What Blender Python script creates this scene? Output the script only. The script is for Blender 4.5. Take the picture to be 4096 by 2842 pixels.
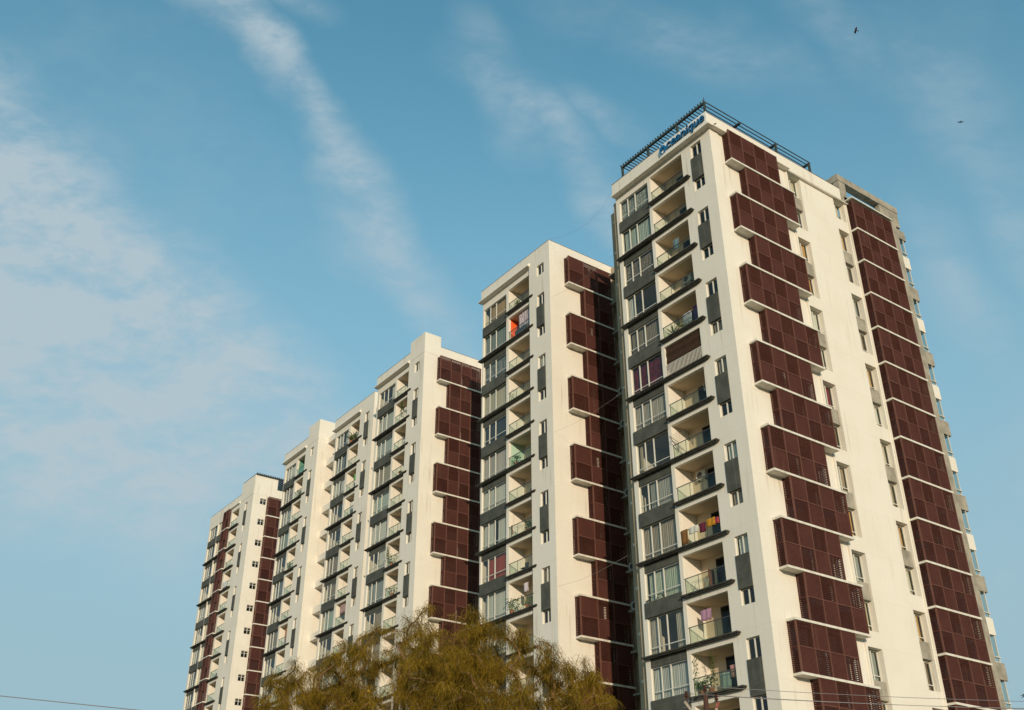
import bpy, math, random
from mathutils import Matrix, Vector
R = math.radians
for o in list(bpy.data.objects): bpy.data.objects.remove(o)
scene = bpy.context.scene
COL = scene.collection
G0 = 52.91            # height of the roof datum above the ground

# ------------------------------------------------------------------ camera
CAM = Vector((37.752, -45.303, 1.6)); YAW = 0.9393; PIT = 0.5154; ROL = -0.0027
fw = Vector((-math.sin(YAW)*math.cos(PIT), math.cos(YAW)*math.cos(PIT), math.sin(PIT)))
rt = Vector((math.cos(YAW), math.sin(YAW), 0)); up = rt.cross(fw)
r2 = rt*math.cos(ROL)+up*math.sin(ROL); u2 = -rt*math.sin(ROL)+up*math.cos(ROL)
cd = bpy.data.cameras.new('camera'); cam = bpy.data.objects.new('camera', cd); COL.objects.link(cam)
cd.sensor_width = 36; cd.lens = 4141.5/4096*36; cd.clip_start = 0.1; cd.clip_end = 6000
M = Matrix.Identity(4)
for i in range(3):
    M[i][0] = r2[i]; M[i][1] = u2[i]; M[i][2] = -fw[i]; M[i][3] = CAM[i]
cam.matrix_world = M
scene.camera = cam

# ------------------------------------------------------------------ sky, sun, exposure
SUN_EL = R(12.5); SUN_AZ = math.atan2(-0.49, 0.872)      # direction towards the sun in the ground plane
sun_dir = Vector((math.cos(SUN_AZ)*math.cos(SUN_EL), math.sin(SUN_AZ)*math.cos(SUN_EL), math.sin(SUN_EL)))
sl = bpy.data.lights.new('sun', 'SUN'); sl.energy = 2.3; sl.angle = R(0.5); sl.color = (1.0, 0.80, 0.575)
so = bpy.data.objects.new('sun', sl); COL.objects.link(so)
so.rotation_euler = (-sun_dir).to_track_quat('-Z', 'Y').to_euler(); so.location = (60, -60, 80)
scene.view_settings.view_transform = 'Standard'; scene.view_settings.look = 'None'
scene.view_settings.gamma = 1; scene.view_settings.exposure = 0.54
SKY_STRENGTH = 0.14

class NT:
    """tiny helper to write shader graphs"""
    def __init__(s, tree): s.t = tree; s.n = tree.nodes; s.l = tree.links
    def node(s, kind, **kw):
        n = s.n.new(kind)
        for k, v in kw.items(): setattr(n, k, v)
        return n
    def link(s, a, b): s.l.new(a, b)
    def put(s, sock, v):
        if isinstance(v, bpy.types.NodeSocket): s.l.new(v, sock)
        else: sock.default_value = v
    def math(s, op, a, b=0.0, c=None, clamp=False):
        n = s.node('ShaderNodeMath', operation=op, use_clamp=clamp)
        s.put(n.inputs[0], a); s.put(n.inputs[1], b)
        if c is not None: s.put(n.inputs[2], c)
        return n.outputs[0]
    def mix(s, f, a, b, mode='MIX'):
        n = s.node('ShaderNodeMix', data_type='RGBA', blend_type=mode)
        s.put(n.inputs[0], f); s.put(n.inputs[6], a); s.put(n.inputs[7], b)
        return n.outputs[2]
    def smooth(s, v, a, b, o0=0.0, o1=1.0):
        n = s.node('ShaderNodeMapRange', interpolation_type='SMOOTHSTEP')
        s.put(n.inputs[0], v); s.put(n.inputs[1], a); s.put(n.inputs[2], b); s.put(n.inputs[3], o0); s.put(n.inputs[4], o1)
        return n.outputs[0]
    def dot(s, a, b):
        n = s.node('ShaderNodeVectorMath', operation='DOT_PRODUCT'); s.put(n.inputs[0], a); s.put(n.inputs[1], b)
        return n.outputs['Value']
    def noise(s, vec, scale, detail=4.0, rough=0.55, dist=0.0):
        n = s.node('ShaderNodeTexNoise'); s.put(n.inputs['Vector'], vec); n.inputs['Scale'].default_value = scale
        n.inputs['Detail'].default_value = detail; n.inputs['Roughness'].default_value = rough
        n.inputs['Distortion'].default_value = dist
        return n.outputs['Fac']

world = bpy.data.worlds.new('World'); scene.world = world; world.use_nodes = True
wt = NT(world.node_tree); wt.n.clear()
out = wt.node('ShaderNodeOutputWorld'); bg = wt.node('ShaderNodeBackground')
sky = wt.node('ShaderNodeTexSky', sky_type='NISHITA')
sky.sun_disc = False; sky.sun_elevation = SUN_EL
sky.sun_rotation = math.atan2(sun_dir.x, sun_dir.y)
sky.air_density = 1.0; sky.dust_density = 1.6; sky.ozone_density = 2.2; sky.altitude = 0
tc = wt.node('ShaderNodeTexCoord')
nrm = wt.node('ShaderNodeVectorMath', operation='NORMALIZE'); wt.link(tc.outputs['Generated'], nrm.inputs[0])
d = nrm.outputs[0]
# clouds: a fixed patch of sky in the north-west, described by two world directions
S0 = Vector((-0.7021, 0.5136, 0.4930)); S1 = Vector((0.5902, 0.8073, 0.0)); S2 = S0.cross(S1)*-1
S1 = Vector((math.cos(YAW), math.sin(YAW), 0)); S0 = Vector((-math.sin(YAW)*math.cos(0.5154), math.cos(YAW)*math.cos(0.5154), math.sin(0.5154))); S2 = S1.cross(S0)
dz = wt.math('MAXIMUM', wt.dot(d, tuple(S0)), 0.05)
sx = wt.math('DIVIDE', wt.dot(d, tuple(S1)), dz); sy = wt.math('DIVIDE', wt.dot(d, tuple(S2)), dz)
comb = wt.node('ShaderNodeCombineXYZ'); wt.put(comb.inputs[0], sx); wt.put(comb.inputs[1], sy)
P = comb.outputs[0]
warp = wt.node('ShaderNodeTexNoise'); wt.link(P, warp.inputs['Vector']); warp.inputs['Scale'].default_value = 4.5; warp.inputs['Detail'].default_value = 5
wsub = wt.node('ShaderNodeVectorMath', operation='MULTIPLY_ADD'); wt.link(warp.outputs['Color'], wsub.inputs[0])
wsub.inputs[1].default_value = (0.15, 0.15, 0); wt.link(P, wsub.inputs[2])
sub2 = wt.node('ShaderNodeVectorMath', operation='SUBTRACT'); wt.link(wsub.outputs[0], sub2.inputs[0]); sub2.inputs[1].default_value = (0.075, 0.075, 0)
sep = wt.node('ShaderNodeSeparateXYZ'); wt.link(sub2.outputs[0], sep.inputs[0])
wx, wy = sep.outputs[0], sep.outputs[1]
def blob(cx, cy, ang, la, lb, amp, soft=0.35):
    """one soft elongated bank of cloud, centre / axis / half lengths in tangent units"""
    ca, sa = math.cos(ang), math.sin(ang)
    ax = wt.math('SUBTRACT', wx, cx); ay = wt.math('SUBTRACT', wy, cy)
    p = wt.math('ADD', wt.math('MULTIPLY', ax, ca/la), wt.math('MULTIPLY', ay, sa/la))
    q = wt.math('ADD', wt.math('MULTIPLY', ax, -sa/lb), wt.math('MULTIPLY', ay, ca/lb))
    r = wt.math('SQRT', wt.math('ADD', wt.math('MULTIPLY', p, p), wt.math('MULTIPLY', q, q)))
    return wt.math('MULTIPLY', wt.smooth(r, 1.0, soft, 0.0, 1.0), amp)
def px(x, y): return ((x-2048)/4141.5, (1421-y)/4141.5)
blobs = []
for (x, y, deg, la, lb, amp, sf) in [
    (60, 1230, -48, 0.38, 0.20, 1.1, 0.5), (680, 1450, -42, 0.27, 0.14, 1.1, 0.4), (1080, 1690, -36, 0.17, 0.085, 1.0, 0.15), (180, 850, -50, 0.24, 0.10, 1.0, 0.2),
    (800, 0, -45, 0.10, 0.040, 1.0, 0.1), (980, 190, -48, 0.13, 0.038, 0.95, 0.1), (1250, 470, -50, 0.14, 0.034, 0.85, 0.0), (1430, 730, -54, 0.14, 0.034, 0.8, 0.0), (1570, 980, -54, 0.13, 0.034, 0.7, 0.0), (1690, 1180, -40, 0.12, 0.032, 0.6, 0.0), (1120, 10, -20, 0.07, 0.03, 0.5, 0.0),
    (2040, 420, -40, 0.11, 0.055, 0.6, 0.0), (2230, 520, -45, 0.10, 0.04, 0.6, 0.0), (2420, 480, -35, 0.07, 0.03, 0.5, 0.0), (2400, 800, -60, 0.10, 0.035, 0.6, 0.0), (1950, 150, -60, 0.08, 0.04, 0.3, 0.0),
    (2750, 180, -25, 0.20, 0.05, 0.34, 0.0), (3300, 120, -40, 0.16, 0.05, 0.26, 0.0), (3850, 480, -50, 0.16, 0.07, 0.3, 0.0), (3800, 1150, -60, 0.13, 0.045, 0.45, 0.0), (4000, 900, -55, 0.10, 0.04, 0.35, 0.0)]:
    cx, cy = px(x, y); blobs.append(blob(cx, cy, R(deg), la, lb, amp, sf))
acc = blobs[0]
for b in blobs[1:]: acc = wt.math('MAXIMUM', acc, b)
mp = wt.node('ShaderNodeMapping'); wt.link(P, mp.inputs[0]); mp.inputs['Rotation'].default_value = (0, 0, R(50)); mp.inputs['Scale'].default_value = (1.0, 2.1, 1)
n0 = wt.noise(mp.outputs[0], 8.0, 9.0, 0.62, 0.3); nh = wt.noise(mp.outputs[0], 34.0, 6.0, 0.6, 0.4); n1 = wt.math('ADD', wt.math('MULTIPLY', n0, 0.72), wt.math('MULTIPLY', nh, 0.28)); n2 = wt.noise(P, 2.6, 5.0, 0.5)
dens = wt.math('MULTIPLY', acc, wt.smooth(n1, 0.36, 0.62, 0.34, 1.05))
thin = wt.math('MULTIPLY', wt.smooth(n2, 0.48, 0.75), wt.smooth(n1, 0.4, 0.75, 0.1, 0.3))
dens = wt.math('ADD', dens, thin, clamp=True)
dens = wt.math('MULTIPLY', dens, 0.92)
SKYTINT = (0.72, 1.25, 1.06, 1)
tinted = wt.mix(1.0, sky.outputs[0], SKYTINT, 'MULTIPLY')
CLOUD = (2.22, 2.74, 3.02, 1)
sepd = wt.node('ShaderNodeSeparateXYZ'); wt.link(d, sepd.inputs[0])
low = wt.smooth(sepd.outputs[2], 0.80, 0.16, 0.0, 0.93)          # thin warm-grey air low in the sky
tinted = wt.mix(low, tinted, (1.62, 2.32, 2.68, 1))
tinted = wt.mix(wt.smooth(sepd.outputs[2], 0.17, -0.02), tinted, (0.75, 0.85, 0.90, 1))      # duller band along the horizon
col = wt.mix(dens, tinted, CLOUD)
wt.link(col, bg.inputs[0]); bg.inputs[1].default_value = SKY_STRENGTH
wt.link(bg.outputs[0], out.inputs[0])

# ------------------------------------------------------------------ materials
def pbr(name, base, rough=0.8, spec=0.3, metal=0.0):
    m = bpy.data.materials.new(name); m.use_nodes = True
    b = m.node_tree.nodes['Principled BSDF']
    b.inputs['Base Color'].default_value = (*base, 1); b.inputs['Roughness'].default_value = rough
    b.inputs['Specular IOR Level'].default_value = spec; b.inputs['Metallic'].default_value = metal
    return m, NT(m.node_tree), b
def mottled(name, c1, c2, scale=1.2, rough=0.85, streak=0.0, streak_col=(0.2, 0.17, 0.12), spec=0.25, bump=0.0, fine=9.0):
    """paint or render: two close tones in broad patches, with rain streaks running down"""
    m, t, b = pbr(name, c1, rough, spec)
    g = t.node('ShaderNodeNewGeometry'); pos = g.outputs['Position']
    n = t.noise(pos, scale, 6, 0.6); c = t.mix(t.smooth(n, 0.35, 0.7), (*c1, 1), (*c2, 1))
    nf = t.noise(pos, fine, 3, 0.6); c = t.mix(t.math('MULTIPLY', t.smooth(nf, 0.3, 0.8), 0.25), c, (*[x*0.82 for x in c2], 1))
    if streak:
        mp = t.node('ShaderNodeMapping'); t.link(pos, mp.inputs[0]); mp.inputs['Scale'].default_value = (2.6, 2.6, 0.13)
        s1 = t.noise(mp.outputs[0], 1.3, 5, 0.62)
        s2 = t.noise(pos, 0.22, 2, 0.5)
        f = t.math('MULTIPLY', t.math('MULTIPLY', t.smooth(s1, 0.53, 0.75), t.smooth(s2, 0.40, 0.62)), streak)
        c = t.mix(f, c, (*streak_col, 1))
        zz = t.node('ShaderNodeSeparateXYZ'); t.link(pos, zz.inputs[0])
        ph = t.math('MODULO', t.math('ADD', zz.outputs[2], 1.06), 3.0)                       # construction joint at every storey, drips below it
        jl = t.math('MULTIPLY', t.math('LESS_THAN', ph, 0.035), 0.12)
        dn = t.noise(mp.outputs[0], 3.1, 4, 0.7)
        dr = t.math('MULTIPLY', t.math('MULTIPLY', t.smooth(dn, 0.56, 0.72), t.smooth(ph, 1.4, 3.0)), 0.30*streak)
        c = t.mix(t.math('ADD', jl, dr, clamp=True), c, (*streak_col, 1))
    t.link(c, b.inputs['Base Color'])
    if bump:
        bp = t.node('ShaderNodeBump'); bp.inputs['Strength'].default_value = bump; bp.inputs['Distance'].default_value = 0.02
        t.link(nf, bp.inputs['Height']); t.link(bp.outputs[0], b.inputs['Normal'])
    return m
MT = {}
MT['wall'] = mottled('cream_wall_paint', (0.80, 0.755, 0.675), (0.765, 0.715, 0.63), 0.35, 0.9, 0.62, (0.42, 0.34, 0.24), bump=0.15)
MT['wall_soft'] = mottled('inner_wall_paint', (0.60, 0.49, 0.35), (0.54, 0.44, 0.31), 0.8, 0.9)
MT['white'] = mottled('white_trim_paint', (0.76, 0.73, 0.66), (0.62, 0.58, 0.50), 2.5, 0.8, 0.5, (0.3, 0.25, 0.18))
MT['concrete'] = mottled('weathered_grey_concrete', (0.42, 0.38, 0.31), (0.25, 0.23, 0.19), 0.9, 0.95, 0.6, (0.14, 0.12, 0.10), bump=0.3)
MT['dark'] = mottled('charcoal_panel_paint', (0.064, 0.068, 0.058), (0.105, 0.105, 0.088), 1.1, 0.75, 0.55, (0.2, 0.2, 0.18), bump=0.2)
MT['slab'] = mottled('charcoal_slab_paint', (0.040, 0.040, 0.034), (0.085, 0.08, 0.068), 2.5, 0.8, 0.5, (0.2, 0.19, 0.16), bump=0.3)
MT['louvre'] = mottled('maroon_louvre_paint', (0.104, 0.039, 0.031), (0.086, 0.032, 0.026), 0.9, 0.65, 0.5, (0.17, 0.08, 0.06), spec=0.12)
MT['louvre_frame'] = mottled('edge_lit_maroon_frame_paint', (0.155, 0.070, 0.054), (0.125, 0.055, 0.043), 1.2, 0.7, spec=0.15)  # same maroon made lighter: light catching the frame edges put into the colour
MT['frame'] = pbr('white_window_frame', (0.66, 0.64, 0.58), 0.45, 0.4)[0]
MT['rail'] = pbr('dark_metal_rail', (0.10, 0.09, 0.08), 0.4, 0.5, 0.3)[0]
MT['steel'] = mottled('dark_green_grey_steel', (0.045, 0.058, 0.056), (0.065, 0.075, 0.07), 3, 0.6)
MT['roof'] = mottled('roof_screed', (0.3, 0.28, 0.25), (0.2, 0.19, 0.17), 0.6)
MT['floor'] = pbr('room_interior', (0.42, 0.38, 0.31), 0.9)[0]
MT['room'] = pbr('room_back_wall', (0.30, 0.27, 0.22), 0.9)[0]
MT['darkshade'] = pbr('dark_shade_panel', (0.035, 0.032, 0.03), 0.25, 0.5)[0]  # near-black colour stands in for the shade inside the screens
MT['coping'] = pbr('terracotta_coping', (0.16, 0.10, 0.07), 0.8)[0]
def glass(name, tint, refl=0.06, rough=0.02, dens=0.55):
    m = bpy.data.materials.new(name); m.use_nodes = True; t = NT(m.node_tree); t.n.clear()
    o = t.node('ShaderNodeOutputMaterial'); tr = t.node('ShaderNodeBsdfTransparent'); gl = t.node('ShaderNodeBsdfGlossy')
    tr.inputs[0].default_value = (*tint, 1); gl.inputs['Roughness'].default_value = rough; gl.inputs[0].default_value = (0.95, 0.97, 0.97, 1)
    g = t.node('ShaderNodeNewGeometry'); c = t.math('ABSOLUTE', t.dot(g.outputs['Normal'], g.outputs['Incoming']))
    f5 = t.math('POWER', t.math('SUBTRACT', 1.0, c, clamp=True), 5.0)      # Schlick
    mx = t.node('ShaderNodeMixShader'); t.link(t.math('ADD', t.math('MULTIPLY', f5, 0.9), refl, clamp=True), mx.inputs[0])
    t.link(tr.outputs[0], mx.inputs[1]); t.link(gl.outputs[0], mx.inputs[2]); t.link(mx.outputs[0], o.inputs[0])
    return m
MT['glass'] = glass('window_glass', (0.80, 0.83, 0.79), 0.055)
MT['railglass'] = glass('green_tinted_rail_glass', (0.86, 0.91, 0.875), 0.015)
MT['darkglass'] = glass('dark_door_glass', (0.25, 0.27, 0.25), 0.02)
_cm = {}
def cloth(c, pattern=0):
    key = (tuple(c), pattern)
    if key in _cm: return _cm[key]
    m, t, b = pbr('curtain_fabric', c, 0.9, 0.1)
    if pattern:
        g = t.node('ShaderNodeNewGeometry'); n = t.noise(g.outputs['Position'], 9 if pattern == 1 else 3, 3, 0.7)
        t.link(t.mix(t.smooth(n, 0.42, 0.58), (*c, 1), (*[x*0.45 for x in c], 1)), b.inputs['Base Color'])
    _cm[key] = m
    return m

# ------------------------------------------------------------------ mesh helpers
class MB:
    def __init__(s): s.v = []; s.f = []
    def quad(s, a, b, c, d):
        i = len(s.v); s.v += [a, b, c, d]; s.f.append((i, i+1, i+2, i+3))
    def box(s, x0, x1, y0, y1, z0, z1):
        i = len(s.v)
        s.v += [(x0,y0,z0),(x1,y0,z0),(x1,y1,z0),(x0,y1,z0),(x0,y0,z1),(x1,y0,z1),(x1,y1,z1),(x0,y1,z1)]
        s.f += [(i,i+3,i+2,i+1),(i+4,i+5,i+6,i+7),(i,i+1,i+5,i+4),(i+1,i+2,i+6,i+5),(i+2,i+3,i+7,i+6),(i+3,i,i+4,i+7)]
        return s
    def obox(s, c, ax, ay, az):
        """oriented box from centre and three half-axis vectors"""
        c, ax, ay, az = map(Vector, (c, ax, ay, az)); i = len(s.v)
        for k in (-1, 1):
            for (p, q) in ((-1,-1),(1,-1),(1,1),(-1,1)): s.v.append(tuple(c+ax*p+ay*q+az*k))
        s.f += [(i,i+3,i+2,i+1),(i+4,i+5,i+6,i+7),(i,i+1,i+5,i+4),(i+1,i+2,i+6,i+5),(i+2,i+3,i+7,i+6),(i+3,i,i+4,i+7)]
        return s
    def tube(s, pts, rad, n=6, cap=True):
        pts = [Vector(p) for p in pts]; rr = rad if isinstance(rad, (list, tuple)) else [rad]*len(pts)
        base = len(s.v); ref = Vector((0.3, 0.2, 1)).normalized()
        for k, p in enumerate(pts):
            t = (pts[min(k+1, len(pts)-1)]-pts[max(k-1, 0)])
            t = t.normalized() if t.length > 1e-9 else Vector((0, 0, 1))
            a = t.cross(ref)
            if a.length < 0.05: a = t.cross(Vector((1, 0, 0)))
            a.normalize(); b = t.cross(a)
            for j in range(n):
                w = 2*math.pi*j/n; s.v.append(tuple(p+(a*math.cos(w)+b*math.sin(w))*rr[k]))
        for k in range(len(pts)-1):
            for j in range(n):
                s.f.append((base+k*n+j, base+k*n+(j+1) % n, base+(k+1)*n+(j+1) % n, base+(k+1)*n+j))
        if cap:
            s.f.append(tuple(base+j for j in reversed(range(n)))); s.f.append(tuple(base+(len(pts)-1)*n+j for j in range(n)))
        return s
    def mesh(s, name, m=None, smooth=False):
        me = bpy.data.meshes.new(name); me.from_pydata(s.v, [], s.f)
        if m: me.materials.append(m)
        if smooth: me.polygons.foreach_set('use_smooth', [True]*len(me.polygons))
        me.update(); return me
def obj(name, me, parent=None, loc=(0, 0, 0), label=None):
    o = bpy.data.objects.new(name, me); COL.objects.link(o); o.location = loc
    if parent: o.parent = parent
    if label: o['label'] = label
    return o
def thing(name, label, cat, loc=(0, 0, 0), rz=0, group=None):
    o = bpy.data.objects.new(name, None); COL.objects.link(o); o.location = loc; o.rotation_euler = (0, 0, rz)
    o.empty_display_size = 0.5; o['label'] = label; o['category'] = cat
    if group: o['group'] = group
    return o
def tag(o, label, cat, group=None):
    o['label'] = label; o['category'] = cat
    if group: o['group'] = group
    return o
def struct(o): o['kind'] = 'structure'; return o

def sheet(mb, axis, at, rect, holes, depth, sgn):
    """wall face in plane axis=at over rect (a0,a1,z0,z1) with rectangular holes; reveals go `depth` inwards (sgn)"""
    a0, a1, z0, z1 = rect
    As = sorted({a0, a1, *[h[0] for h in holes], *[h[1] for h in holes]})
    def pt(a, z, d=0.0):
        q = at+sgn*d
        return (a, q, z) if axis == 'y' else (q, a, z)
    for p, q in zip(As[:-1], As[1:]):
        m = (p+q)/2
        hs = sorted([(h[2], h[3]) for h in holes if h[0] < m < h[1]])
        z = z0
        for (h0, h1) in hs:
            if h0 > z+1e-6: mb.quad(pt(p, z), pt(q, z), pt(q, h0), pt(p, h0))
            z = max(z, h1)
        if z < z1-1e-6: mb.quad(pt(p, z), pt(q, z), pt(q, z1), pt(p, z1))
    for (p, q, h0, h1) in holes:
        for (A, B) in (((p, h0), (q, h0)), ((q, h0), (q, h1)), ((q, h1), (p, h1)), ((p, h1), (p, h0))):
            mb.quad(pt(*A), pt(*B), pt(*B, depth), pt(*A, depth))

# ---- louvre screens ------------------------------------------------------------
def louvre_front(mb, fb, y0, y1, z0, z1, x, ncol, first_h, post=0.10, hp=0.112, vp=0.098):
    """checker of horizontal- and vertical-slat panels, facing +x"""
    th = 0.05
    fb.box(x-0.09, x, y0, y0+post, z0, z1); fb.box(x-0.09, x, y1-post*0.6, y1, z0, z1)
    w = (y1-post*0.6-y0-post)/ncol; zm = (z0+z1)/2
    fb.box(x-0.07, x+0.010, y0+post, y1-post*0.6, zm-0.03, zm+0.03)
    fb.box(x-0.07, x-0.012, y0+post, y1-post*0.6, z1-0.04, z1); fb.box(x-0.07, x-0.012, y0+post, y1-post*0.6, z0, z0+0.04)
    for c in range(1, ncol):
        yy = y0+post+c*w; fb.box(x-0.075, x+0.014, yy-0.034, yy+0.034, z0, z1)
    for c in range(ncol):
        a = y0+post+c*w+0.03; b = a+w-0.06
        for r in range(2):
            lo, hi = (zm+0.03, z1-0.04) if r == 0 else (z0+0.04, zm-0.03)
            horiz = ((c+r) % 2 == 0) == first_h
            if horiz:
                n = int((hi-lo)/hp)
                for i in range(n):
                    z = lo+(i+0.5)*(hi-lo)/n
                    mb.obox((x-0.045, (a+b)/2, z), (0.024, 0, 0.024), (0, (b-a)/2, 0), (-0.003, 0, 0.009))
            else:
                n = int((b-a)/vp)
                for i in range(n):
                    y = a+(i+0.5)*(b-a)/n
                    mb.box(x-0.065, x-0.018, y-0.031, y+0.031, lo, hi)
def louvre_side(mb, x0, x1, y, z0, z1, s=-1, hp=0.112):
    """side return of horizontal slats facing -y (s=-1)"""
    zm = (z0+z1)/2
    mb.box(x0, x0+0.05, min(y, y-s*0.07), max(y, y-s*0.07), z0, z1)
    for (lo, hi) in ((zm+0.03, z1-0.03), (z0+0.03, zm-0.03)):
        n = int((hi-lo)/hp)
        for i in range(n):
            z = lo+(i+0.5)*(hi-lo)/n
            mb.obox(((x0+x1)/2-0.02, y-s*0.045, z), ((x1-x0)/2-0.06, 0, 0), (0, 0.024, -0.022*(1 if s < 0 else -1)), (0, 0.003, 0.007))
    mb.box(x0+0.05, x1-0.09, min(y-s*0.01, y-s*0.07), max(y-s*0.01, y-s*0.07), zm-0.03, zm+0.03)
_lc = {}
def louvre_mesh(p, y0, y1, z0, z1, ncol, first_h, x0=0.0):
    key = (p, y0, y1, z0, z1, ncol, first_h, x0)
    if key not in _lc:
        mb = MB(); fb = MB(); louvre_front(mb, fb, y0, y1, z0, z1, p, ncol, first_h)
        louvre_side(mb, x0, p, y0, z0, z1, -1); louvre_side(mb, x0, p, y1, z0, z1, 1)
        _lc[key] = (mb.mesh('louvre_screen', MT['louvre']), fb.mesh('screen_frame', MT['louvre_frame']))
    return _lc[key]
def add_screen(pair, root, loc, rz=0.0):
    o = obj('louvre_screen', pair[0], root, loc); o.rotation_euler = (0, 0, rz); obj('screen_frame', pair[1], o); return o
_gc = {}
def cached(key, fn):
    if key not in _gc: _gc[key] = fn()
    return _gc[key]

# ---- windows ---------------------------------------------------------------------
def win_meshes(w, h, mulls, transom=None, axis='y', fr=0.05, open_pane=None):
    """frame and glass of a window lying in the xz plane (axis y) or yz plane (axis x), origin bottom-left"""
    key = ('win', round(w, 3), round(h, 3), tuple(mulls), transom, axis)
    def mk():
        f = MB(); g = MB()
        B = (lambda a0, a1, d0, d1, z0, z1: f.box(a0, a1, d0, d1, z0, z1)) if axis == 'y' else (lambda a0, a1, d0, d1, z0, z1: f.box(-d1, -d0, a0, a1, z0, z1))
        B(0, fr, -0.03, 0.04, 0, h); B(w-fr, w, -0.03, 0.04, 0, h); B(fr, w-fr, -0.03, 0.04, 0, fr); B(fr, w-fr, -0.03, 0.04, h-fr, h)
        for m in mulls: B(m-0.035, m+0.035, -0.045, 0.035, fr, h-fr)
        if transom:
            xs = [fr]+list(mulls)+[w-fr]
            for p, q in zip(xs[:-1], xs[1:]):
                p2 = p+(0.035 if p != fr else 0); q2 = q-(0.035 if q != w-fr else 0)
                B(p2, q2, -0.035, 0.03, transom-0.025, transom+0.025)
        if axis == 'y': g.quad((fr, 0, fr), (w-fr, 0, fr), (w-fr, 0, h-fr), (fr, 0, h-fr))
        else: g.quad((0, fr, fr), (0, w-fr, fr), (0, w-fr, h-fr), (0, fr, h-fr))
        return f.mesh('window', MT['frame']), g.mesh('pane', MT['glass'])
    return cached(key, mk)
def curtain_mesh(w, h, colour, frac, side, pattern=0, seed=0):
    key = ('cur', round(w, 2), round(h, 2), tuple(colour), frac, side, pattern, seed % 3)
    def mk():
        rnd = random.Random(seed % 3); mb = MB(); pieces = []
        if side == 'both': pieces = [(0, w*frac/2), (w-w*frac/2, w)]
        elif side == 'left': pieces = [(0, w*frac)]
        elif side == 'right': pieces = [(w-w*frac, w)]
        for (a, b) in pieces:
            n = max(6, int((b-a)/0.035)); top = []; bot = []
            ph = rnd.random()*6
            for i in range(n+1):
                x = a+(b-a)*i/n; y = 0.035*math.sin(x*42+ph+1.2*math.sin(x*7))+0.015*math.sin(x*91)
                top.append((x, y, h)); bot.append((x+0.02*math.sin(x*9+ph), y*1.3, 0.02))
            base = len(mb.v); mb.v += bot+top
            for i in range(n): mb.f.append((base+i, base+i+1, base+n+2+i, base+n+1+i))
        return mb.mesh('curtain', cloth(colour, pattern), True)
    return cached(key, mk)
CREAM = (0.62, 0.56, 0.44); WHITE = (0.72, 0.71, 0.66); TEAL = (0.05, 0.42, 0.38); DRED = (0.22, 0.02, 0.03); BEIGE = (0.42, 0.33, 0.24)
BROWN = (0.22, 0.15, 0.10); PALEG = (0.45, 0.62, 0.50); ORANGE = (0.62, 0.36, 0.14); RED = (0.42, 0.08, 0.04); GREY = (0.35, 0.37, 0.37)

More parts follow.
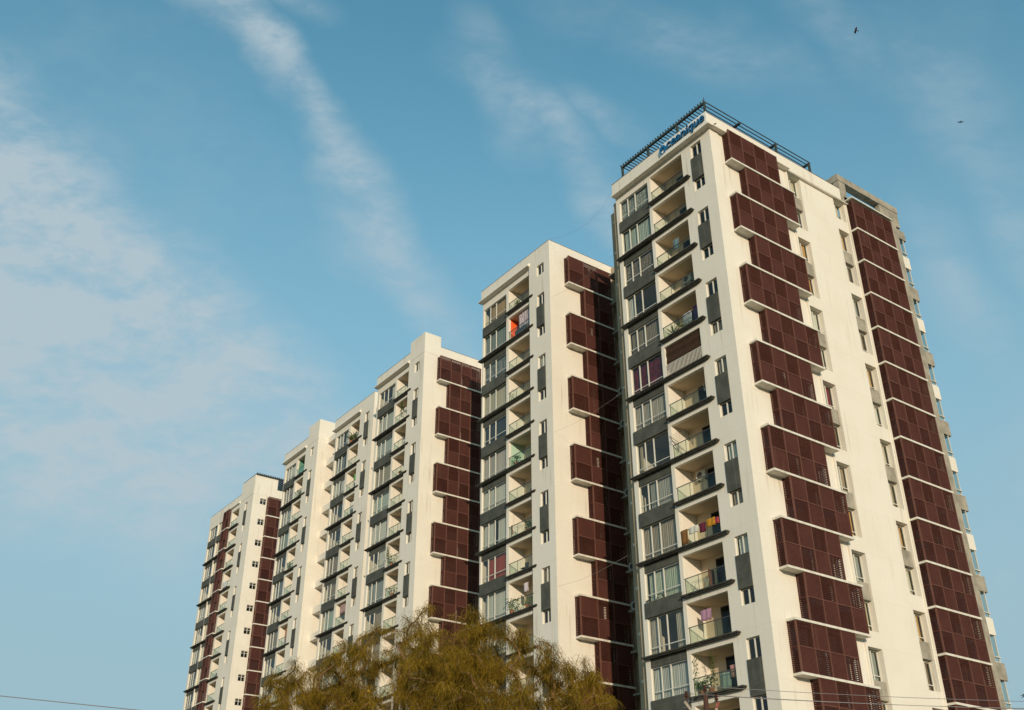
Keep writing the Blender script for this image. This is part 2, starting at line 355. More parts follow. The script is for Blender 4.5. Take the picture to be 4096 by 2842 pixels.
def tower(label, uc, v0, zo, W, win, bal, slabR, nar, nar_off, NF=17, D=14.0, bay=0.0, par_top=1.3, par_back=None, lip=True,
          curtains=None, right_holes=(), right_len=None, wraps=False, room_wall=None, skip_first_half=False, seed=1, extra_win=None, glassy=()):
    """one residential tower. Local frame: x along the long facade (corner at 0, body to -x), y into the block, z from the ground."""
    rnd = random.Random(seed)
    root = thing('apartment_building', label, 'building', (uc, v0, 0), 0, 'white apartment towers with maroon louvres')
    H0 = G0+zo                                   # z of the floor datum r = 0
    bot = -H0+0.0
    z = lambda r: H0+r
    rl = right_len or D
    w0, w1 = win; b0, b1 = bal; n0, n1 = nar
    # --- front wall
    strip0 = b1 if bay == 0 else b1+0.12
    mb = MB()
    holes_n = []
    if nar_off == 1: holes_n.append((n0, n1, z(-1.5), z(-0.45), 1))
    k = nar_off
    while -3*k-4.5 > bot+1:
        holes_n.append((n0, n1, z(-3*k-4.6), z(-3*k-0.47), 2)); k += 2
    topz = z(0.15)
    if bay == 0:
        holes = [h[:4] for h in holes_n]+[(b0, b1, z(-3*k-3.0), z(-3*k-0.47)) for k in range(NF)]+[(w0, w1, z(-3*NF), z(-0.7))]
        if extra_win: holes.append((extra_win[0], extra_win[1], z(-3*NF), z(-0.7)))
        sheet(mb, 'y', 0, (-W, 0, 0, topz), holes, 0.25, 1)
    else:
        sheet(mb, 'y', 0, (strip0, 0, 0, z(par_top-0.02)), [h[:4] for h in holes_n], 0.25, 1)
        mb.quad((strip0, 0, 0), (strip0, bay, 0), (strip0, bay, z(par_top-0.02)), (strip0, 0, z(par_top-0.02)))
        sheet(mb, 'y', bay, (-W, strip0, 0, topz), [(b0, b1, z(-3*k-3.0), z(-3*k-0.47)) for k in range(NF)]+[(w0, w1, z(-3*NF), z(-0.7))], 0.25, 1)
    # right wall
    sheet(mb, 'x', 0, (0.0, rl, 0, topz), [(a, b, z(c), z(d_)) for (a, b, c, d_) in right_holes], 0.45, -1)
    # left, back walls
    mb.quad((-W, D, 0), (-W, bay, 0), (-W, bay, topz), (-W, D, topz))
    mb.quad((0, rl, 0), (-W, D, 0), (-W, D, topz), (0, rl, topz))
    obj('wall', mb.mesh('wall', MT['wall']), root)
    # roof slab, room floors, core
    obj('roof', MB().box(-W+0.02, -0.02, bay+0.02, rl-0.05, z(0.0), z(0.14)).mesh('roof', MT['roof']), root)
    fl = MB()
    for k in range(1, NF+1):
        fl.box(-W+0.05, b0-0.01, bay+0.26, 4.5, z(-3*k-0.12), z(-3*k)); fl.box(b1+0.13, -0.46, 0.26, 4.5, z(-3*k-0.12), z(-3*k))
    fl.box(-W+0.05, b0-0.01, bay+0.26, 4.5, z(-0.12), z(-0.003)); fl.box(b1+0.13, -0.46, 0.26, 4.5, z(-0.12), z(-0.003))
    fl.box(-W+0.02, -2.6, 4.5, rl-0.1, 0, z(-0.01)); fl.box(-2.6, -0.5, 4.5, 4.6, 0, z(-0.01)); fl.box(-2.6, -2.5, 4.6, rl-0.1, 0, z(-0.01))
    for k in range(1, NF+1): fl.box(-2.5, -0.46, 4.6, rl-0.1, z(-3*k-0.12), z(-3*k))
    obj('room_interior', fl.mesh('room_interior', MT['floor']), root)
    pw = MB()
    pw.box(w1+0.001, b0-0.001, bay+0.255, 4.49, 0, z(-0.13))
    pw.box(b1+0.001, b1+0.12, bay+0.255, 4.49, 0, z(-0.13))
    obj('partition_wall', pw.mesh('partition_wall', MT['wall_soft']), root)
    # --- balconies
    bd = bay+1.55
    def slab_mesh(x0, x1, t):
        m = MB(); y = bay-0.32
        m.box(x0, x1, y, bay+0.20, -0.075, 0.02); m.box(x0+0.10, x1-0.08, y+0.08, bay+0.18, -0.15, -0.076)
        return m.mesh('balcony', MT['slab'])
    slabL = b0-0.17
    s_short = slab_mesh(slabL, slabR, 0); s_long = slab_mesh(w0-0.45, slabR, 1)
    bw = b1-b0
    inner = MB()                                           # ceiling, floor and back of one balcony
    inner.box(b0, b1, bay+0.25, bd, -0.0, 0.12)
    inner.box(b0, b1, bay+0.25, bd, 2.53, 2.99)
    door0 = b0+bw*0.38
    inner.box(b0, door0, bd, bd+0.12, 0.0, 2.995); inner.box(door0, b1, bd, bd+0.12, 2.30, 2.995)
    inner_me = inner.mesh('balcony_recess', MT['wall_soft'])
    side = MB(); side.box(b0-0.0, b0+0.012, bay+0.25, bd-0.001, 0.12, 2.53)
    side_me = side.mesh('side_wall', MT['wall'])
    door = MB(); n = 3
    for i in range(n+1):
        x = door0+(b1-door0)*i/n; x = min(max(x, door0+0.03), b1-0.03); door.box(x-0.03, x+0.03, bd+0.0, bd+0.05, 0.12, 2.30)
    door.box(door0+0.06, b1-0.06, bd, bd+0.05, 2.24, 2.30)
    door_me = door.mesh('door', MT['rail'])
    dg = MB(); dg.quad((door0, bd+0.02, 0.12), (b1, bd+0.02, 0.12), (b1, bd+0.02, 2.28), (door0, bd+0.02, 2.28)); dg_me = dg.mesh('pane', MT['darkglass'])
    gl = MB(); gl.box(b0+0.04, b1-0.02, bay+0.02, bay+0.032, 0.14, 1.05); gl_me = gl.mesh('glass_railing', MT['railglass'])
    rail = MB(); rail.box(b0, b1, bay+0.0, bay+0.05, 1.05, 1.09)
    for i in range(4):
        x = b0+0.05+(bw-0.1)*i/3; rail.box(x-0.012, x+0.012, bay+0.034, bay+0.055, 0.12, 1.05)
    rail_me = rail.mesh('handrail', MT['rail'])
    bars = MB(); bars.box(b0, b1, bay+0.0, bay+0.05, 1.05, 1.09); bars.box(b0, b1, bay+0.0, bay+0.05, 0.16, 0.20)
    nb = int(bw/0.12)
    for i in range(nb): bars.box(b0+(i+0.5)*bw/nb-0.014, b0+(i+0.5)*bw/nb+0.014, bay+0.01, bay+0.04, 0.20, 1.05)
    bars_me = bars.mesh('handrail', MT['frame'])
    balconies = []
    for k in range(NF):
        m = k+1; L = (0, 0, z(-3*m))
        o = obj('balcony', s_long if m % 2 == 0 else s_short, root, L)
        balconies.append(o)
        obj('recess', inner_me, o)
        if not (room_wall and k in room_wall): obj('side_wall', side_me, o)
        else:
            mm, tt, bb = pbr('painted_balcony_wall', room_wall[k], 0.8)
            s2 = side_me.copy(); s2.materials.clear(); s2.materials.append(mm); obj('side_wall', s2, o, label='brightly painted balcony side wall')
        obj('door', door_me, o); obj('door_pane', dg_me, o)
        if wraps and k == 5: obj('railing', bars_me, o, label='white vertical bar railing')
        else: obj('railing', rail_me, o); obj('glass_panel', gl_me, o)
    # --- window column: spandrels and windows
    bx0, bx1 = w0-0.10, w1+0.03
    cols_w = [(w0, w1)]+([extra_win[:2]] if extra_win else [])
    blk = MB(); blk.box(bx0, bx1, bay-0.07, bay+0.25, -0.60, 0.37); blk_me = blk.mesh('spandrel', MT['dark'])
    blk2 = MB(); blk2.box(w0+0.002, w1-0.002, bay+0.03, bay+0.25, -0.67, -0.171); blk2_me = blk2.mesh('spandrel', MT['dark'])
    for m in range(1, NF):
        obj('spandrel', blk_me if m % 2 else blk2_me, root, (0, 0, z(-3*m)))
        if extra_win:
            dx = extra_win[0]-w0; sc = (extra_win[1]-extra_win[0])/(w1-w0)
            e = obj('spandrel', blk_me if m % 2 else blk2_me, root, (0, 0, z(-3*m)))
            e.scale = (sc, 1, 1); e.location.x = extra_win[1]-w1*sc
    # a strip of sill on long ledges
    for k in range(NF):
        top = -0.70 if k == 0 else (-3*k-0.60 if k % 2 else -3*k-0.67)
        low = -3*(k+1)+(0.37 if (k+1) % 2 else 0.02)
        for ci, (a, b) in enumerate(cols_w):
            ww = b-a; hh = top-low
            mulls = [ww*0.255, ww*0.515] if ci == 0 else [ww*0.35]
            f, g = win_meshes(ww, hh, mulls, 0.5)
            o = obj('window', f, root, (a, bay+0.14, z(low))); obj('pane', g, o)
            cs = (curtains[k % len(curtains)] if curtains else None)
            if cs is None:
                c = rnd.choice([CREAM, WHITE, WHITE, BEIGE, GREY, (0.42, 0.50, 0.46), (0.30, 0.24, 0.18), (0.5, 0.42, 0.36)]); cs = [(c, rnd.choice([0.0, 0.3, 0.5, 0.7, 0.85, 1.0, 1.0]), rnd.choice(['left', 'right', 'both']), rnd.choice([0, 0, 0, 1, 2]))]
            for i, (c, frac, sd, pat) in enumerate(cs):
                if frac > 0: obj('curtain', curtain_mesh(ww-0.1, hh-0.08, tuple(v*0.8 for v in c), frac, sd, pat, k), o, (0.05, 0.16+0.06*i, 0.03))
    # --- narrow windows
    npan = MB(); npan.box(n0-0.05, n1-0.002, -0.05, 0.20, -2.0, 0.0); npan_me = npan.mesh('infill_panel', MT['dark'])
    for (a, b, c, d_, kind) in holes_n:
        if kind == 2:
            obj('infill_panel', npan_me, root, (0, 0, d_-1.18))
            for (lo, hi) in ((d_-1.18, d_-0.02), (c+0.02, d_-3.18)):
                f, g = win_meshes(n1-n0-0.02, hi-lo, [(n1-n0)*0.5], None, 'y', 0.04)
                o = obj('window', f, root, (n0+0.01, 0.17, lo)); obj('pane', g, o)
                if rnd.random() < 0.18: obj('curtain', curtain_mesh(n1-n0-0.1, hi-lo-0.05, rnd.choice([WHITE, GREY, BEIGE]), 1.0, 'left', 0, 1), o, (0.04, 0.12, 0.02))
        else:
            f, g = win_meshes(n1-n0-0.02, d_-c-0.02, [(n1-n0)*0.5], None, 'y', 0.04)
            o = obj('window', f, root, (n0+0.01, 0.17, c+0.01)); obj('pane', g, o)
    # --- parapet and cornice
    cp = MB(); cb = MB()
    if wraps:
        cb.box(-W+0.02, 0.22, -0.35, -0.15, z(0.05), z(par_top-0.1)); cb.box(0.02, 0.22, -0.149, 14.7, z(0.05), z(par_top-0.1))
        cb.box(-W+0.02, -W+0.22, -0.149, D, z(0.05), z(par_top-0.1))
        cb.box(-W-0.0, 0.42, -0.48, -0.001, z(-0.06), z(0.049)); cb.box(0.001, 0.46, 0.0, 8.3, z(-0.06), z(0.049)); cb.box(0.001, 0.20, 8.301, 16.2, z(-0.02), z(0.049))
        cp.box(-W+0.0, 0.24, -0.37, -0.13, z(par_top-0.1), z(par_top-0.06)); cp.box(0.0, 0.24, -0.129, 14.7, z(par_top-0.1), z(par_top-0.06))
    else:
        cb.box(-W, strip0-0.001, 0.001, bay-0.001 if bay else 0.2, z(0.16), z(par_top-0.03))
        cb.box(-W-0.12, strip0-0.02, -0.22, bay-0.002, z(0.13), z(0.30)) if False else None
        i = len(cb.v); x0, x1 = (-W-0.18 if not extra_win else -7.7), strip0+0.10
        y0, yb = -0.24, bay-0.002                    # tapered lip
        cb.v += [(x0, y0, z(0.16)), (x1, y0, z(0.16)), (x1, yb, z(0.08)), (x0, yb, z(0.08)), (x0, y0, z(0.24)), (x1, y0, z(0.24)), (x1, -0.001, z(0.52)), (x0, -0.001, z(0.52))]
        cb.f += [(i, i+3, i+2, i+1), (i+4, i+5, i+6, i+7), (i, i+1, i+5, i+4), (i+1, i+2, i+6, i+5), (i+3, i, i+4, i+7), (i+2, i+3, i+7, i+6)]
        cb.box(-0.22, -0.001, 0.25, rl, z(0.15), z(par_top-0.03)); cb.box(-W, -W+0.2, bay, D, z(0.15), z(par_top-0.03)); cb.box(strip0, -0.221, 0.002, 0.25, z(0.15), z(par_top-0.03))
        sheet(cb, 'x', 0, (0.0, rl, z(0.15), z(par_top-0.03)), [], 0.1, -1)
        cp.box(-W-0.01, 0.015, -0.015, bay+0.05, z(par_top-0.03), z(par_top)); cp.box(-0.22, 0.015, bay+0.051, rl, z(par_top-0.03), z(par_top))
    obj('parapet', cb.mesh('parapet', MT['wall']), root); obj('coping', cp.mesh('coping', MT['coping']), root)
    root['_z'] = H0
    return root, z, balconies

def screens(root, z, plist, p, n, x=0.0):
    """stack of louvre boxes on the right wall, every storey, with white ledges. plist = (even spec, odd spec)"""
    (ya0, ya1, nca, fa), (yb0, yb1, ncb, fb) = plist
    lo, hi = min(ya0, yb0), max(ya1, yb1)
    for k in range(n):
        y0, y1, nc, fh = (ya0, ya1, nca, fa) if k % 2 == 0 else (yb0, yb1, ncb, fb)
        me = louvre_mesh(p, y0, y1, -2.86, -0.001 if k else -0.12, nc, fh, x)
        o = add_screen(me, root, (0, 0, z(-3*k)))
        key = ('ledge', lo, hi, p, x)
        def mk():
            m = MB(); m.box(x+0.001, p+0.07, lo-0.07, hi+0.07, -3.0, -2.862); return m.mesh('ledge', MT['white'])
        obj('ledge', cached(key, mk), o)
        def mkw():  # dark sheets added on the wall in place of shade behind the slats
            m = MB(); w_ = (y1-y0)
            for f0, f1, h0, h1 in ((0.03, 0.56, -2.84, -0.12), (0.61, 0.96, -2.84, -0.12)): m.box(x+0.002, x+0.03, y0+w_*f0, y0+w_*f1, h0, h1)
            return m.mesh('shade_panel', MT['darkshade'])
        obj('shade_panel', cached(('shade', y0, y1, x), mkw), root, (0, 0, z(-3*k)))

def recess_windows(root, z, a0, a1, units, tall=True, rnd=None, depth=0.42):
    """two-storey recessed slots on the right wall"""
    rnd = rnd or random.Random(4)
    blk = MB().box(-depth, -0.13, 0, (a1-a0)*0.98, 0, 1.1).mesh('infill_panel', MT['concrete'])
    for (lo, hi) in units:
        segs = [(lo, hi)] if hi-lo < 3 else [(hi-2.0, hi-0.05), (lo+0.02, lo+1.95)]
        if len(segs) == 2: obj('infill_panel', blk, root, (0, a0+0.005, z(lo+1.98)))
        for (p, q) in segs:
            f, g = win_meshes(a1-a0-0.02, q-p, [(a1-a0)*0.5], 0.45, 'x', 0.05)
            o = obj('window', f, root, (-depth, a0+0.01, z(p))); obj('pane', g, o)
            c = rnd.choice([BEIGE, WHITE, ORANGE, CREAM, GREY, BROWN, DRED])
            me = cached(('rc', tuple(c), round(q-p, 2), round(a1-a0, 2)), lambda: curtain_mesh(a1-a0-0.1, q-p-0.1, c, 0.9, 'left', 0, 2))
            e = obj('curtain', me, o, (-0.12, 0.05, 0.05)); e.rotation_euler = (0, 0, math.pi/2)

# ------------------------------------------------------------------ ground
def ground_mat():
    m, t, b = pbr('ground_grass_and_dust', (0.2, 0.17, 0.1), 0.95)
    g = t.node('ShaderNodeNewGeometry'); n = t.noise(g.outputs['Position'], 0.08, 6, 0.6); n2 = t.noise(g.outputs['Position'], 2.0, 4, 0.7)
    c = t.mix(t.smooth(n, 0.4, 0.6), (0.15, 0.13, 0.06, 1), (0.30, 0.23, 0.15, 1)); c = t.mix(t.math('MULTIPLY', n2, 0.5), c, (0.26, 0.20, 0.12, 1))
    t.link(c, b.inputs['Base Color']); return m
gm = MB(); gm.quad((-2500, -2500, 0), (2500, -2500, 0), (2500, 2500, 0), (-2500, 2500, 0))
struct(obj('ground', gm.mesh('ground', ground_mat())))
rd = MB(); rd.box(-400, 400, -38, -30, -0.2, 0.004)
asphalt = mottled('asphalt', (0.05, 0.05, 0.05), (0.07, 0.068, 0.064), 0.7, 0.9)
struct(obj('road', rd.mesh('road', asphalt)))
kb = MB(); kb.box(-400, 400, -30, -29.7, -0.2, 0.13); kb.box(-400, 400, -38.3, -38.0, -0.2, 0.13)
struct(obj('kerb', kb.mesh('kerb', MT['concrete'])))

# ------------------------------------------------------------------ towers
L = 'left'; RR = 'right'; BO = 'both'
LACE = (0.62, 0.64, 0.58)
cur5 = [[(LACE, 1.0, L, 1)], [((0.55, 0.62, 0.56), 1.0, BO, 0)], [((0.42, 0.34, 0.27), 1.0, L, 1)], [(WHITE, 0.16, L, 0)], [((0.34, 0.28, 0.22), 1.0, L, 0), (TEAL, 0.30, BO, 0)],
        [(DRED, 1.0, L, 2)], [((0.56, 0.50, 0.44), 1.0, L, 0)], [((0.5, 0.42, 0.30), 0.1, L, 0)], [((0.55, 0.52, 0.48), 0.75, RR, 0)], [((0.50, 0.42, 0.34), 1.0, L, 0)],
        [((0.60, 0.66, 0.55), 0.78, RR, 0), ((0.60, 0.66, 0.55), 0.14, L, 0)], [((0.60, 0.54, 0.46), 0.55, BO, 0)], [((0.70, 0.70, 0.68), 1.0, L, 0)], None, None, None, None]
H5 = [(8.5, 9.88, -5.05-6*i, -0.05-6*i) for i in range(8)]+[(13.9, 15.2, -1.9, -0.05)]+[(13.9, 15.2, -7.95-6*i, -2.98-6*i) for i in range(8)]
main, z5, bal5 = tower('tallest nearest white tower at the right with blue roof sign and staggered maroon screens', 0, 0, 0, 10.2, (-9.8, -6.6), (-6.3, -2.88), -2.2, (-1.93, -0.9), 0,
    D=22.9, bay=0.0, par_top=1.25, curtains=cur5, right_holes=H5, right_len=15.5, wraps=True, seed=3)
zs5 = lambda r: z5(r)+0.28
screens(main, zs5, ((1.36, 6.62, 4, True), (2.72, 8.0, 4, False)), 0.62, 16)
screens(main, zs5, ((15.5, 20.55, 4, False), (15.5, 20.55, 4, False)), 0.62, 17)
recess_windows(main, z5, 8.5, 9.88, [(a, b) for (_, _, a, b) in H5[:8]], rnd=random.Random(9))
recess_windows(main, z5, 13.9, 15.2, [(a, b) for (_, _, a, b) in H5[8:]], rnd=random.Random(12))
# white rib beside the screens, wall upstand between slot columns
rib = MB(); rib.box(0.001, 0.10, 8.18, 8.34, 0, z5(-0.07)); rib.box(0.001, 0.07, 15.30, 15.48, 0, z5(-0.07)); rib.box(0.001, 0.05, 0.0, 0.9, 0, z5(-0.065))
obj('wall_rib', rib.mesh('wall_rib', MT['wall']), main)
# rear end: concrete wall, portal frame, stacked bay windows
rear = MB(); rear.box(-0.4, -0.003, 15.501, 22.3, 0, z5(0.9)); rear.box(-0.4, 0.0-0.003, 20.4, 22.9, z5(0.901), z5(2.38)); rear.box(-0.5, -0.003, 15.1, 15.95, z5(0.05), z5(2.38))
obj('rear_wall', rear.mesh('rear_wall', MT['concrete']), main)
fr = MB(); fr.box(-0.6, 0.03, 15.05, 22.95, z5(2.40), z5(3.02)); fr.box(-6.0, -0.61, 15.05, 15.75, z5(2.42), z5(3.0)); fr.box(-6.0, -0.61, 22.2, 22.9, z5(2.42), z5(3.0))
fr.box(-6.0, -5.4, 15.1, 15.7, z5(0.15), z5(2.41)); fr.box(-6, -5.4, 22.25, 22.85, z5(0.15), z5(2.41))
obj('portal_frame', fr.mesh('portal_frame', MT['concrete']), main)
cap = MB(); cap.box(0.0, 0.75, 15.4, 20.6, z5(0.30), z5(0.40)); cap.box(-1.2, 0.1, 16.2, 18.9, z5(0.95), z5(1.15)); obj('canopy', cap.mesh('canopy', MT['white']), main)
bayg = MB().box(-1.8, -0.06, 22.35, 22.80, 0, 1.9).mesh('bay_window', MT['floor'])
for k in range(17):
    top = -3*k-0.25
    m = MB(); dk = 23.35 if k % 2 == 0 else 23.15
    m.box(-2.4, 0.0, 22.31, dk, z5(top+0.0), z5(top+(1.15 if k else 0.9)))
    if k % 2 == 0: m.box(-2.4, -0.2, dk+0.001, dk+0.14, z5(top+0.55), z5(top+0.75))
    o = obj('bay_spandrel', m.mesh('bay_spandrel', MT['concrete'] if k % 2 == 0 else MT['wall']), main)
    f = MB(); hz0, hz1 = z5(top-1.84), z5(top-0.01)
    f.box(-0.12, -0.04, 22.95, 23.0, hz0, hz1); f.box(-0.12, -0.04, 22.35, 22.4, hz0, hz1); f.box(-0.12, -0.04, 22.4, 22.95, hz0, hz0+0.05); f.box(-0.10, 0.04, 22.31, 23.05, hz0+0.30, hz0+0.36); f.box(-2.0, -0.12, 22.95, 23.0, hz0, hz0+0.05)
    w = obj('bay_window', f.mesh('bay_window', MT['frame']), main)
    g = MB(); g.quad((-0.08, 22.4, hz0), (-0.08, 22.95, hz0), (-0.08, 22.95, hz1), (-0.08, 22.4, hz1)); g.quad((-0.08, 22.97, hz0), (-2.0, 22.97, hz0), (-2.0, 22.97, hz1), (-0.08, 22.97, hz1))
    obj('pane', g.mesh('pane', MT['glass']), w)
    obj('curtain', MB().box(-2.0, -0.25, 22.31, 22.6, hz0, hz1).mesh('curtain', cloth(WHITE if k % 3 else GREY)), w)

# pergola on the roof
pg = MB(); pz = z5(2.02)
for x in (-8.85, -5.9, -2.7, 0.15): pg.box(x-0.08, x+0.08, -0.38, -0.24, z5(1.19), pz-0.001)
for y in (7.4, 11.3): pg.box(0.07, 0.21, y-0.08, y+0.08, z5(1.19), pz-0.001)
pg.box(-8.95, 0.25, -0.40, -0.24, pz, pz+0.16)
for y in (3.4, 7.4, 11.3): pg.box(-8.9, 0.22, y-0.08, y+0.08, pz-0.001, pz+0.15)
posts = obj('pergola', pg.mesh('pergola', MT['steel']), main)
pu = MB()
for i in range(33):
    x = -8.9+i*(9.08/32); pu.box(x-0.024, x+0.024, -0.48, 11.45, pz+0.163, pz+0.24)
obj('pergola_slats', pu.mesh('pergola_slats', MT['steel']), posts)
pu = MB()
pu.tube([(0.17, -0.32, pz+0.16), (0.17, -0.32, pz+0.48), (0.17, -0.32, pz+0.62)], [0.05, 0.035, 0.008], 6)
for i in range(32):
    x = -8.9+i*(9.08/32); pu.box(x-0.03, x+0.03, -0.42, -0.36, pz+0.241, pz+0.32)
obj('pergola_studs', pu.mesh('pergola_studs', MT['steel']), posts)

# side pilasters left of the main tower
pl = MB(); pl.box(-12.35, -11.75, 1.4, 2.2, 0, z5(0.34)); pl.box(-11.3, -10.75, 0.75, 7.4, 0, z5(-0.2)); pl.box(-10.74, -10.21, 0.25, 1.0, 0, z5(-0.1))
obj('pilaster', pl.mesh('pilaster', mottled('pilaster_paint', (0.46, 0.35, 0.23), (0.34, 0.26, 0.17), 0.6, 0.9, 0.6, (0.25, 0.22, 0.18))), main)
dp = MB()
for k in range(17): dp.box(-11.74, -11.31, 1.0, 1.12, z5(-3*k-1.1), z5(-3*k-0.9))
obj('drain_pipe', dp.tube([(-11.5, 1.1, 0), (-11.5, 1.1, z5(-0.4))], 0.06).mesh('drain_pipe', MT['white']), main)

# roof sign
bl = pbr('blue_sign_face', (0.006, 0.15, 0.37), 0.5, 0.4)[0]; bls = pbr('sign_letter_return', (0.006, 0.02, 0.05), 0.6)[0]
sg = MB().box(-4.56, 0.27, -0.43, -0.352, z5(0.06), z5(1.16)); sign = obj('sign_board', sg.mesh('sign_board', pbr('sign_board_white', (0.82, 0.81, 0.78), 0.5)[0]), main)
def text_obj(body, size, x, zc, depth, off, shear=0.0, sx=1.0):
    cu = bpy.data.curves.new('lettering', 'FONT'); cu.body = body; cu.size = size; cu.extrude = depth; cu.offset = off; cu.shear = shear; cu.space_character = 1.02
    o = bpy.data.objects.new('lettering', cu); COL.objects.link(o)
    dg_ = bpy.context.evaluated_depsgraph_get(); me = bpy.data.meshes.new_from_object(o.evaluated_get(dg_)); bpy.data.objects.remove(o)
    me.materials.clear(); me.materials.append(bl); me.materials.append(bls)
    for p in me.polygons: p.material_index = 0 if p.normal.z > 0.5 else 1
    for v in me.vertices:
        X, Y, Zz = v.co; v.co = (x+X*sx, -0.50-Zz, zc+Y)
    me.update(); return me
me = text_obj('ceanique', 1.12, 0, 0, 0.05, 0.008, 0.12)
xs = [v.co.x for v in me.vertices]; w_ = max(xs)-min(xs); mn = min(xs)
for v in me.vertices: v.co.x = -3.78+(v.co.x-mn)*(3.9/w_)
for v in me.vertices: v.co.z = z5(0.38)+v.co.z*1.0
obj('lettering', me, sign)
lg = MB()                                            # swirl emblem standing for the first o: nested crescents
for (rad, th, a0, a1, cx, cz) in [(0.33, 0.065, -78, 252, 0, 0.03), (0.20, 0.035, -5, 190, 0.03, 0.05), (0.11, 0.03, 10, 180, 0.04, 0.06)]:
    n = 26; prev = None
    for i in range(n+1):
        t_ = i/n; a = R(a0+(a1-a0)*t_); hw = th*(0.35+0.65*math.sin(math.pi*t_)**0.8)
        pts = [(-4.18+cx+math.cos(a)*(rad+s*hw)*0.85, y, z5(0.56)+cz+math.sin(a)*(rad+s*hw)) for s in (-1, 1) for y in (-0.56, -0.45)]
        if prev:
            p, q = prev, pts
            lg.quad(p[0], q[0], q[2], p[2]); lg.quad(p[0], p[1], q[1], q[0]); lg.quad(p[2], q[2], q[3], p[3]); lg.quad(p[1], p[3], q[3], q[1])
        prev = pts
obj('emblem', lg.mesh('emblem', bl), sign)

cur4 = [[((0.55, 0.36, 0.17), 0.75, RR, 0)], [((0.28, 0.32, 0.30), 1.0, RR, 0)], None, [(CREAM, 1.0, L, 0)], [((0.06, 0.07, 0.08), 1.0, L, 0)], [((0.62, 0.55, 0.52), 1.0, L, 0)], [(WHITE, 1.0, L, 0)], [(WHITE, 0.8, BO, 0)], [(RED, 0.85, RR, 0)], [(WHITE, 0.9, RR, 0)], None, None]
t4, z4, bal4 = tower('second white tower from the right with one orange balcony wall on its facade', -19.4, 0.47, 0.2, 10.25, (-10.05, -6.55), (-6.2, -3.0), -2.36, (-1.79, -0.79), 1,
    D=14, bay=0.2, par_top=1.42, curtains=cur4, right_len=13.5, room_wall={1: (0.85, 0.13, 0.03), 5: (0.45, 0.62, 0.5)}, seed=5)
screens(t4, lambda r: z4(r)+0.22, ((1.62, 6.45, 3, False), (3.3, 6.45, 2, True)), 0.6, 17)
cur3 = [[(WHITE, 0.3, RR, 0)], [((0.55, 0.55, 0.50), 1.0, L, 0)], [((0.5, 0.55, 0.53), 1.0, L, 0)], [((0.42, 0.36, 0.26), 1.0, L, 0)], [((0.5, 0.58, 0.52), 1.0, L, 0)], [(WHITE, 0.8, L, 0)], [(WHITE, 0.5, RR, 0)], [(GREY, 1.0, L, 0)], None, None]
t3, z3, bal3 = tower('third white tower from the right with a raised corner block and four-panel-wide screens', -40.95, 1.3, 0.5, 9.75, (-9.35, -6.0), (-5.66, -3.1), -2.36, (-1.82, -0.9), 1,
    D=12, bay=0.2, par_top=1.36, curtains=cur3, right_len=11.5, seed=8)
screens(t3, lambda r: z3(r)+0.15, ((1.57, 6.56, 4, False), (2.76, 7.8, 4, True)), 0.6, 17)
t2b, z2b, bal2b = tower('plain-fronted white tower between the two towers with raised corner blocks, plants on its top balcony', -55.0, 3.4, 1.2, 9.5, (-9.15, -6.2), (-5.72, -3.28), -2.4, (-1.97, -1.02), 0,
    D=10, bay=0.2, par_top=1.55, right_len=9.5, seed=21)
t2a, z2a, bal2a = tower('white tower with a raised corner block just right of the farthest tower', -68.6, 3.3, 1.8, 9.6, (-9.25, -6.3), (-5.9, -3.45), -2.4, (-1.9, -1.06), 1,
    D=10, bay=0.2, par_top=1.45, right_len=9.5, seed=33, room_wall={0: (0.12, 0.30, 0.22)})
def head(root, z, x0, y1, top, base):
    m = MB(); m.box(x0, 0.022, -0.022, y1, z(base), z(top)); obj('corner_block', m.mesh('corner_block', MT['wall']), root)
head(t3, z3, -2.8, 1.9, 2.5, 0.2); head(t2a, z2a, -2.85, 2.3, 2.8, 0.2)

# far tower
H1 = [(1.06, 2.02, -1.15-3*i, -0.28-3*i) for i in range(17)]
t1, z1, bal1 = tower('farthest white tower at the left edge with a maroon screen column on its front', -92.26, 5.2, 2.85, 15.8, (-15.3, -12.35), (-7.15, -4.6), -4.1, (-2.65, -1.8), 0,
    D=12, bay=0.0, par_top=1.45, right_holes=H1, right_len=11.5, seed=41, extra_win=(-12.1, -10.3))
head(t1, z1, -4.4, 3.4, 3.0, 0.2)
for k in range(17):
    f, g = win_meshes(0.94, 0.85, [0.47], 0.55, 'x', 0.05)
    o = obj('window', f, t1, (-0.12, 1.07, z1(-1.14-3*k))); obj('pane', g, o)
lm = louvre_mesh(0.3, -9.85, -7.6, -2.87, -0.001, 2, True)
lg_ = MB().box(-9.92, -7.53, -0.38, -0.001, -3.0, -2.871).mesh('ledge', MT['white'])
for k in range(17):
    o = add_screen(lm, t1, (0, 0, z1(-3*k+0.25)), -math.pi/2)
    e = obj('ledge', MB().box(0.001, 0.38, -9.92, -7.53, -3.0, -2.871).mesh('ledge', MT['white']), o)
screens(t1, lambda r: z1(r)+0.15, ((2.1, 8.5, 5, False), (2.1, 8.5, 5, False)), 0.55, 17)
pp = MB()
for i in range(20): pp.box(-4.5, 0.3, 0.1+i*0.33, 0.2+i*0.33, z1(3.02), z1(3.24))
pp.box(0.12, 0.28, 0.0, 7.6, z1(3.0), z1(3.02)+0.1); pp.box(-4.4, -4.2, 3.41, 7.6, z1(2.8), z1(3.02)); pp.box(0.1, 0.28, 7.4, 7.6, z1(1.4), z1(2.99))
obj('pergola', pp.mesh('pergola', MT['steel']), t1)
pil = MB().box(-12.349, -12.101, -0.04, 0.3, 0, z1(-0.7)); obj('pilaster', pil.mesh('pilaster', MT['wall']), t1)

